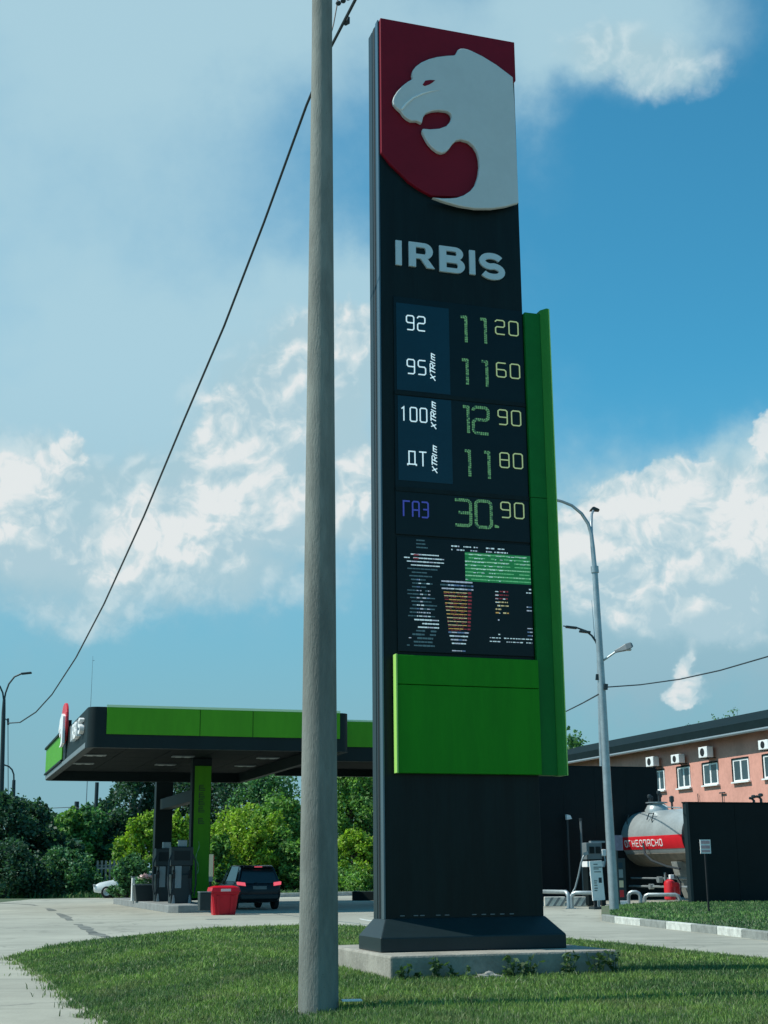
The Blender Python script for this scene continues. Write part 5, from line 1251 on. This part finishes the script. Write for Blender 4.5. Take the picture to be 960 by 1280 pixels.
go = lambda x, y: (Matrix.Rotation(-YAW, 4, 'Z') @ (dp(x, y, gd.y - .4) - Vector((gd.x, gd.y, 0))))
mb = MB(); mb.tube([go(x, y) for x, y in ((734, 1066), (729, 1071), (726, 1080), (723, 1095), (719, 1110), (714, 1119), (709, 1123))], .035, 7); mb.build('hose', 'pumpgrey', GD, smooth=True)
mb = MB(); mb.bar(go(729, 1068), go(735, 1066), .1, .12); mb.build('hose_holder', 'pumpgrey', GD)
mb = MB(); mb.tube([(.33, -.24, 2.0), (.36, -.3, 1.7), (.3, -.3, 1.45)], .03, 6); mb.build('nozzle_hose', 'pumpgrey', GD, smooth=True)
MB().box(.25, .42, -.3, -.21, 1.85, 2.1).build('nozzle', 'white', GD, bevel=.02)
# info boards
M['print'] = mat('printed_board', (0.55, 0.57, 0.56), .5)
ib_ = gp(750, 1136.5); IB = thing('info_board', 'white leaning information board in front of the gas dispenser', 'notice board', (ib_.x, ib_.y, 0), YAW)
MB().box(-.24, .24, 0, .05, .30, 1.66, Matrix.Rotation(R_(-3), 4, 'Y')).build('board', 'white', IB, bevel=.008)
for k_, (z, x0, x1) in enumerate(((1.52, -.18, -.02), (1.42, -.18, .14), (1.36, -.18, .02), (1.26, -.16, .1), (.95, -.18, -.06), (.88, -.18, -.08), (.8, -.18, -.06), (.7, -.18, -.05), (.62, -.18, -.07))):
    MB().box(x0 - .07 * (z - .3) / 1.4 * 0, x1, -.006, -.001, z, z + .035).build('text_line', 'greypanel', IB)
MB().box(0, .12, -.006, -.001, .9, 1.08).build('picture', 'darkmetal', IB); MB().box(-.2, -.1, -.02, .1, 0, .3).build('leg', 'groove', IB); MB().box(.1, .2, -.02, .1, 0, .3).build('leg', 'groove', IB); MB().box(-.32, .32, -.2, .25, -.01, .08).build('base', 'darkmetal', IB, bevel=.01)
ib2 = gp(777, 1133.5); IB2 = thing('info_board', 'narrow dark display board with coloured pictures right of the lamp post', 'notice board', (ib2.x, ib2.y, 0), YAW)
MB().box(-.24, .24, 0, .06, .22, 1.75).build('board', 'darkmetal', IB2, bevel=.008); MB().box(-.21, -.165, -.012, -.001, .25, 1.7).build('edge', 'pumpgrey', IB2)
for z0, z1, mm in ((1.4, 1.6, 'glasslabel'), (1.05, 1.35, 'pumpgrey'), (.7, .95, 'cream'), (.35, .6, 'redpaint')): MB().box(-.12, .12, -.012, -.001, z0, z1).build('picture', mm, IB2)
MB().box(-.2, .2, -.15, .2, 0, .22).build('base', 'white', IB2, bevel=.02)
sg = gp(775, 1134); SG = thing('post_sign', 'grey purple sign plate on a thin post in front of the red tank band', 'sign', (sg.x, sg.y, 0), YAW)
zt0, zt1 = dp(774, 1063, sg.y).z, dp(774, 1044, sg.y).z
MB().box(-.03, .03, .02, .07, 0, zt1).build('post', 'darkmetal', SG)
M['mauve'] = mat('mauve_sign', (.26, .22, .30), .5, 0, .3, 6)
MB().box(-.14, .24, -.01, .018, zt0, zt1).build('sign_plate', 'mauve', SG); MB().box(-.18, -.142, -.01, .018, zt0, zt1).build('edge', 'white', SG)
# warning sign in front of right black wall
ws = gp(886, 1141, .13); WS = thing('warning_sign', 'small white and red warning plate on a post in front of the right black wall', 'sign', (ws.x, ws.y, .13), YAW)
z0, z1 = dp(880, 1067, ws.y).z - .13, dp(880, 1049.5, ws.y).z - .13
xo = .02
MB().box(xo - .022, xo + .022, 0, .05, 0, z1).build('post', 'groove', WS)
M['palepink'] = mat('faded_pink_print', (.60, .36, .38), .6, 0, .2, 8)
pw = MB().box(xo - .17, xo + .17, -.025, -.002, z0, z1).build('sign_plate', 'white', WS)
for f0_, f1_, mm in ((.70, .92, 'palepink'), (.36, .58, 'palepink'), (.1, .26, 'palepink')):
    MB().box(xo - .14, xo + .14, -.031, -.0255, z0 + (z1 - z0) * f0_, z0 + (z1 - z0) * f1_).build('text_band', mm, pw)
# camera post
cp = gp(713, 1126); CP = thing('camera_post', 'thin black post with a small white camera against the tall black wall', 'camera post', (cp.x, cp.y, 0), YAW)
zc2 = dp(712, 1022, cp.y).z
MB().box(-.04, .04, -.04, .04, 0, zc2).build('post', 'darkmetal', CP); MB().prism([(-.06, -.1), (.2, -.06), (.12, .1), (-.06, .14)], lambda x, z: (x, -.12, zc2 + z), lambda x, z: (x, .06, zc2 + z)).build('camera', 'white', CP, bevel=.015)
cp2 = gp(730, 1126); CP2 = thing('vent_pipe', 'thin dark upright pipe behind the gas dispenser', 'pipe', (cp2.x, cp2.y, 0))
mb = MB(); mb.tube([(0, 0, 0), (0, 0, dp(730, 1026, cp2.y).z)], .05, 7); mb.build('pipe', 'greypanel', CP2); mb = MB(); mb.lathe([(.07, 0), (.07, .12)], 8, 'z', (0, 0, dp(730, 1026, cp2.y).z)); mb.build('cap', 'darkmetal', CP2)

# pink building
PD = dp(889, 968, 98); PA, PBb = ab(PD)
PBD = thing('pink_building', 'long salmon pink two storey building with white windows and a dark roof', 'building', gw(PA, 60), YAW)
OB = gw(PA, 60)
def fb(px, py, off=0.0):
    P_ = pl(px, py, PD - UA * off, UA); return (P_ - OB).dot(VA), P_.z
ev = .9
zg = fb(880, 923.5, ev)[1]; zr = fb(880, 911, ev)[1]
zw = zg + .15
blen = fb(655, 950)[0]
mb = MB(); mb.box(0, 12, 0, blen, 0, zw); mb.build('wall', 'pink', PBD)
mb = MB(); mb.prism([(-ev, zg), (-ev, zr - .05), (6, zr + 1.8), (13, zr - .05), (13, zg), (12, zg)], lambda x, z: (x, -.5, z), lambda x, z: (x, blen + .5, z)); mb.build('roof', 'roofdark', PBD)
mb = MB(); mb.tube([(-ev - .05, -.5, zg - .03), (-ev - .05, blen, zg - .03)], .11, 8); mb.build('gutter', 'pumpgrey', PBD)
wins = [(848, 863.5, 959.5, 986), (880, 898.2, 954.5, 982), (917.3, 937, 949, 977.5), (955.5, 977, 943.5, 972), (825.5, 831.5, 963, 990)]
wh = None
zt_, zb__ = fb(889, 954.0)[1], fb(889, 981)[1]
for (xa, xb, ya, yb2) in wins:
    y1, y0 = fb(xa, (ya + yb2) / 2)[0], fb(xb, (ya + yb2) / 2)[0]
    if xa < 830: y0, y1 = fb(831.5, 975)[0], fb(819, 975)[0]
    wn = MB()
    t_f = .11
    for (u0, u1, v0, v1) in ((y0, y1, zb__, zb__ + t_f), (y0, y1, zt_ - t_f, zt_), (y0, y0 + t_f * 1.3, zb__ + t_f, zt_ - t_f), (y1 - t_f * 1.3, y1, zb__ + t_f, zt_ - t_f), ((y0 * .5 + y1 * .5) - .09, (y0 * .5 + y1 * .5) + .09, zb__ + t_f, zt_ - t_f)): wn.box(-.05, -.003, u0, u1, v0, v1)
    fr = wn.build('window', 'white', PBD)
    MB().box(-.03, -.002, y0 + t_f * 1.3, (y0 + y1) / 2 - .09, zb__ + t_f, zt_ - t_f).build('pane', 'glass', fr); MB().box(-.03, -.002, (y0 + y1) / 2 + .09, y1 - t_f * 1.3, zb__ + t_f, zt_ - t_f).build('pane', 'glass', fr)
    MB().box(-.22, -.003, y0 - .12, y1 + .12, zb__ - .1, zb__ - .002).build('sill', 'white', fr)
    MB().box(-.10, -.003, y1 + .005, y1 + .1, zb__, zt_ + .08).build('reveal', 'roofdark', fr); MB().box(-.10, -.003, y0, y1, zt_ + .004, zt_ + .1).build('reveal', 'roofdark', fr)
# ground floor windows, hidden by the black walls from the road
for k_ in range(6):
    y0 = 10 + k_ * 11; fr = MB().box(-.05, -.003, y0, y0 + 2.2, 1.2, 3.0).build('window', 'white', PBD); MB().box(-.06, -.051, y0 + .15, y0 + 1.02, 1.32, 2.88).build('pane', 'glass', fr); MB().box(-.06, -.051, y0 + 1.18, y0 + 2.05, 1.32, 2.88).build('pane', 'glass', fr)
for k_, (xa, xb, ya, yb2, lab) in enumerate(((812, 823.5, 947, 959, 'white air conditioner box on the pink wall, above the tall black wall'), (843.5, 858, 944, 955, 'white air conditioner above the window right of the black wall'), (878, 892, 934.5, 948, 'white air conditioner above the middle window of the pink building'), (953, 968, 926, 938, 'white air conditioner at the right edge on the pink building'))):
    y1, y0 = fb(xa, ya, .4)[0], fb(xb, ya, .4)[0]; z0, z1 = fb(xa, yb2, .4)[1], fb(xa, ya, .4)[1]
    yl = y1; ln = 1.15
    AC = thing('air_conditioner', lab, 'air conditioner', tuple(gw(PA, 60 + yl - ln, z0)), YAW, 'air conditioners on the pink building')
    bx_ = MB().box(-.75, -.25, 0, ln, 0, z1 - z0).build('casing', 'white', AC, bevel=.03)
    hgt = z1 - z0
    mb = MB(); mb.lathe([(.02, -.02), (hgt * .38, -.015), (hgt * .38, .0), (.02, .0)], 16, 'x', (-.752, ln * .55, hgt / 2)); mb.build('fan_grille', 'groove', AC)
    for yb_k in (.1, ln - .16): MB().box(-.7, -.003, yb_k, yb_k + .06, -.06, -.002).build('bracket', 'darkmetal', AC)
for px, ya, yb2, lab in ((872.5, 992, 1004, 'thin upright pipe on the pink wall above the black wall, left one'), (903, 991, 1004, 'thin upright pipe on the pink wall with a small cross piece, right one')):
    y, z1 = fb(px, ya, .1); VP = thing('vent_pipe', lab, 'pipe', tuple(gw(PA - .12, 60 + y, 0)), YAW); mb = MB(); mb.tube([(0, 0, .0), (0, 0, z1)], .035, 6); mb.build('pipe', 'darkmetal', VP)
    if px > 900: MB().box(-.04, .04, -.35, .35, z1 - .04, z1 + .04).build('cross_piece', 'darkmetal', VP)
for i, (px, py, lab) in enumerate(((943, 998, 'small dark valve head behind the right black wall, left one'), (952, 996, 'small dark valve head behind the right black wall, right one'))):
    p = dp(px, 1010, 62); VT = thing('vent_pipe', lab, 'pipe', (p.x, p.y, 0)); zt = dp(px, py, 62).z
    mb = MB(); mb.tube([(0, 0, 0), (0, 0, zt - .1), (-.08, 0, zt), (-.2, 0, zt + .02)], .06, 7); mb.build('pipe', 'darkmetal', VT); mb = MB(); mb.lathe([(.05, 0), (.11, .03), (.11, .12), (.05, .15)], 8, 'z', (0, 0, zt)); mb.build('valve_head', 'darkmetal', VT)

# ------------------------------------------------------------------ trees and shrubs
def make_tree(name, label, group, loc, H, Wd, leaf, size=.2, n=3600, trunk_h=.25, shape='round', seed=0, bark='bark'):
    g = np.random.default_rng(seed + 100); r2 = random.Random(seed)
    t = thing(name, label, 'tree' if name.endswith('tree') else 'bush', loc, r2.uniform(0, 6.28), group)
    mb = MB(); th_ = H * trunk_h; cr = H * .028 + .03
    mb.tube([(0, 0, -.05), (r2.uniform(-.1, .1), r2.uniform(-.1, .1), th_), (r2.uniform(-.2, .2), r2.uniform(-.2, .2), H * .6), (r2.uniform(-.3, .3), r2.uniform(-.3, .3), H * .93)], [cr * 1.3, cr, cr * .55, .015], 7)
    cl_ = []
    nc = 34 if shape != 'tall' else 40
    for i in range(nc):
        z = th_ + (H - th_) * (.06 + .90 * ((i + g.random()) / nc)); tt = (z - th_) / (H - th_)
        rad = Wd / 2 * (math.sin(math.pi * min(1, .18 + tt * .80)) ** .7 if shape == 'round' else (1.05 - tt * .72) if shape == 'cone' else .55 + .45 * math.sin(math.pi * (tt * .85 + .1)))
        a = i * 2.4 + g.uniform(-.5, .5); rr = rad * g.uniform(.2, 1.12)
        c = (rr * math.cos(a), rr * math.sin(a), z); s_ = Wd * g.choice([.07, .10, .14, .18, .22])
        cl_.append((c, s_))
        if i % 2 == 0: mb.tube([(0, 0, max(th_ * .8, z - H * .22)), (c[0] * .6, c[1] * .6, z - .1 * H), c], [cr * .4, cr * .25, .012], 5)
    cl_.append(((0, 0, H - Wd * .14), Wd * .10))
    for q_ in range(9):
        a_ = g.uniform(0, 6.28); rr = Wd / 2 * g.uniform(.1, .95); z_t = H * (1.03 - .32 * (rr / (Wd / 2)) ** 2) + g.uniform(-.05, .07) * H
        for k3 in range(3): cl_.append(((rr * math.cos(a_), rr * math.sin(a_), z_t - k3 * .05 * H), Wd * .035 * (1 + k3 * .6)))
    mb.build('trunk', bark, t, smooth=True)
    C_ = []
    wts = np.array([s_ ** 2 for _, s_ in cl_]); wts /= wts.sum()
    for (c, s_), w_ in zip(cl_, wts):
        k_ = max(8, int(n * w_)); d = g.normal(0, 1, (k_, 3)); d /= np.linalg.norm(d, axis=1)[:, None]; d *= g.random((k_, 1)) ** .40 * (1 + .6 * g.random((k_, 1)) * (g.random((k_, 1)) > .8))
        C_.append(np.array(c) + d * np.array([s_, s_, s_ * (.85 if shape != 'tall' else 1.2)]))
    leaf_mesh('crown', np.concatenate(C_), size, leaf, t, droop=.5 if shape == 'tall' else 0.1)
    return t
DK, MD, YL, LT = 'leafdark', 'leafmid', 'leafyellow', 'leaflight'
TG = 'trees behind the forecourt'; BG = 'bushes behind the forecourt'
trees = [
 ('broadleaf_tree', 'dark leafy tree at the far left edge by the lamp post', 4, 998, 66, 90, DK, 'round'),
 ('broadleaf_tree', 'dark tree with a pointed top second from the left edge', 36, 1003, 50, 93, DK, 'cone'),
 ('broadleaf_tree', 'low dark tree in the dip of the left treeline', 60, 1036, 44, 91, DK, 'round'),
 ('broadleaf_tree', 'dark ragged tree behind the dip of the left treeline', 56, 1022, 40, 104, DK, 'cone'),
 ('broadleaf_tree', 'dark ragged tree left of the drooping tree under the canopy', 122, 1008, 50, 106, DK, 'cone'),
 ('broadleaf_tree', 'slim mid green tree left of the short dark post', 84, 1016, 44, 98, LT, 'cone'),
 ('broadleaf_tree', 'bushy dark tree under the left end of the canopy', 108, 1012, 46, 99, MD, 'round'),
 ('broadleaf_tree', 'dark green tree behind the white car', 136, 1020, 50, 101, DK, 'round'),
 ('birch_tree', 'tall drooping tree seen under the canopy left of the dark column', 164, 950, 52, 112, DK, 'tall'),
 ('birch_tree', 'tall dark drooping tree between the two canopy columns', 222, 955, 60, 113, DK, 'tall'),
 ('birch_tree', 'tall dark tree right of the green canopy column', 280, 950, 70, 112, DK, 'tall'),
 ('birch_tree', 'tall mid green tree above the black car with a drooping right edge', 328, 962, 62, 110, MD, 'tall'),
 ('broadleaf_tree', 'mid green tree just left of the concrete pole', 352, 1000, 44, 102, LT, 'tall'),
 ('birch_tree', 'tall tree hidden mostly behind the concrete pole', 400, 985, 46, 108, MD, 'tall'),
 ('broadleaf_tree', 'green feathery tree between the concrete pole and the sign', 436, 962, 56, 104, LT, 'tall'),
 ('broadleaf_tree', 'green tree touching the left edge of the sign', 472, 970, 56, 106, MD, 'cone'),
 ('broadleaf_tree', 'tree behind the left half of the price sign', 540, 1000, 70, 108, MD, 'round'),
 ('broadleaf_tree', 'tree behind the right half of the price sign', 620, 1005, 70, 108, DK, 'round'),
]
for i, (nm, lab, px, ty, wp, D, lf, shp) in enumerate(trees):
    p = dp(px, 1100, D); zt = dp(px, ty, D).z
    make_tree(nm, lab, TG, (p.x, p.y, 0), zt, wp / FPX * D * 1.4, lf, .20 if shp != 'tall' else .18, 8500 if shp != 'tall' else 9500, .18, shp, i, 'barkpale' if nm == 'birch_tree' else 'bark')
bushes = [('bright yellow green bush left of the dark canopy column', 177, 1020, 46, 91, YL), ('yellow green bush between the canopy columns', 222, 1020, 46, 92, YL),
 ('large bright yellow green bush behind the car roof', 300, 1012, 66, 90, YL), ('bright bush left of the concrete pole', 344, 1018, 50, 92, YL), ('yellow green bush right of the green column', 274, 1030, 44, 93, YL),
 ('dull green bush below the pole side of the hedge', 366, 1052, 36, 89, LT), ('yellow green bush right of the concrete pole', 440, 1042, 46, 88, YL), ('yellow green bush against the left edge of the sign', 468, 1050, 40, 89, YL),
 ('dark undergrowth bush at the left edge', 8, 1058, 70, 84.5, DK), ('dark undergrowth bush second from the left', 46, 1082, 60, 85.5, DK), ('dark undergrowth bush left of the white car', 80, 1064, 50, 86, MD),
 ('dark undergrowth bush at the nose of the white car', 102, 1090, 22, 89, DK), ('green bush hiding the rear of the white car', 161, 1072, 32, 79, MD),
 ('low green bush at the forecourt edge under the hedge', 330, 1092, 60, 90, LT), ('low green bush behind the parking stop', 440, 1090, 60, 87.5, LT),
 ('feathery light green bush behind the red bin', 274, 1046, 34, 88.5, LT), ('small yellow green bush over the car roof', 318, 1034, 36, 88.5, YL), ('upright light green bush right of the yellow bush', 352, 1036, 30, 90, LT), ('light green bush left of the planter', 150, 1052, 26, 92, LT)]
for i, (lab, px, ty, wp, D, lf) in enumerate(bushes):
    p = dp(px, 1100, D); zt = dp(px, ty, D).z
    make_tree('shrub', lab, BG, (p.x, p.y, 0), zt, wp / FPX * D * 1.3, lf, .15, 6500, .04, 'cone' if i % 2 else 'round', i + 40)
p = dp(716, 1000, 135); make_tree('broadleaf_tree', 'distant tree top just right of the sign above the pink building roof', TG, (p.x, p.y, 0), dp(713, 918, 135).z, 3.6, MD, .25, 2600, .3, 'tall', 77)
# sparse branches over the pink roof
pr = dp(892, 900, 125); RT = thing('sparse_tree', 'thin bare branched tree tops showing over the pink building roof', 'tree', (pr.x, pr.y, 0))
mb = MB(); mb.tube([(0, 0, 0), (0, 0, 8)], [.2, .1], 7); tips = []
for px, py in ((857, 908), (866, 906), (876, 905), (882, 903), (893, 896), (898, 900), (904, 897), (911, 893), (917, 884), (921, 888), (913, 901), (923, 896), (926, 902)):
    e = dp(px, py, 125) - Vector((pr.x, pr.y, 0)); e.y = rnd.uniform(-.6, .6); m1 = Vector((e.x * .45, 0, 8 + (e.z - 8) * .35)); mb.tube([(0, 0, 7.6), m1, m1.lerp(e, .6) + Vector((.1, 0, 0)), e], [.07, .045, .028, .012], 5)
    for k_ in range(26): tips.append(np.array(m1.lerp(e, rnd.uniform(.5, 1.02))) + npr.normal(0, .16, 3))
mb.build('trunk', 'bark', RT); leaf_mesh('crown', np.array(tips), .17, 'leafmid', RT)

# verge grass beyond the forecourt
vp_ = [(gp(330, 1119).x, 80), (4, 80), (4, 92), (-9, 92)]
q = scatter([(-30, 86), (-14, 82), (6, 82), (6, 100), (-34, 100)], 50000, 82, 100)
q = q[(q[:, 1] > 83.5 + .0 * q[:, 0])]
edge_ok = ~inside(q[:, 0], q[:, 1], [(p[0], p[1]) for p in [(-60, -20), (60, -20), (70, 84), (14, 84), tuple(gp(480, 1118.5))[:2], tuple(gp(420, 1119.5))[:2], tuple(gp(330, 1120))[:2], tuple(gp(200, 1121))[:2], tuple(gp(40, 1124))[:2], tuple(gp(0, 1128))[:2], (-60, 66)]])
q = q[edge_ok]
tag(grass_mesh('grass', q, np.full(len(q), -.03), .12, .35, .07, 'grassfar'), 'rough tall grass under the bushes behind the forecourt', 'grass', None, 'stuff')

# weeds along the slab and rubble
for i, (aa, h, lab) in enumerate(((5.36, .26, 'leafy weed against the front of the slab, left one'), (6.22, .24, 'leafy weed at the slab front right of the rubble'), (6.45, .26, 'tall weed near the middle of the slab front'), (6.9, .28, 'weed near the right part of the slab front'),
        (7.28, .26, 'weed with pale leaves near the right end of the slab'), (7.5, .28, 'tall weed at the right end of the slab'), (5.62, .18, 'small weed left of the rubble'), (5.0, .18, 'small weed at the left front corner of the slab'))):
    p = gw(aa, 14.93); f_ = thing('weed', lab, 'plant', (p.x, p.y, .19), rnd.uniform(-.3, .3), 'weeds along the slab'); mb = MB(); Lf = []
    for k_ in range(5):
        dx, dy = rnd.uniform(-.14, .14), rnd.uniform(-.06, .06); hz = h * rnd.uniform(.6, 1.15); mb.tube([(dx * .3, dy * .3, -.02), (dx * .6, dy * .6, hz * .5), (dx, dy, hz)], [.006, .005, .002], 4)
        for j in range(12): tt = rnd.uniform(.15, 1.05); Lf.append((dx * tt + rnd.uniform(-.03, .03), dy * tt + rnd.uniform(-.03, .03), hz * tt))
    mb.build('stem', 'leafweed', f_); leaf_mesh('leaves', np.array(Lf), .045, 'leafweed', f_, elong=1.8)
p = gw(5.95, 14.9)
RB = thing('rubble_lump', 'broken lump of pale concrete in the grass at the slab front', 'rubble', (p.x, p.y, .23), .2)
bm = bmesh.new(); bmesh.ops.create_icosphere(bm, subdivisions=3, radius=1)
for v__ in bm.verts:
    k_ = 1 + .25 * math.sin(v__.co.x * 5 + 1) * math.cos(v__.co.y * 4) + .12 * math.sin(v__.co.z * 9 + v__.co.x * 7); v__.co = Vector((v__.co.x * .17 * k_, v__.co.y * .08 * k_, v__.co.z * .07 * k_ + .0))
me = bpy.data.meshes.new('rubble'); bm.to_mesh(me); bm.free(); me.materials.append(M['rock']); ro = bpy.data.objects.new('rubble', me); COL.objects.link(ro); ro.parent = RB
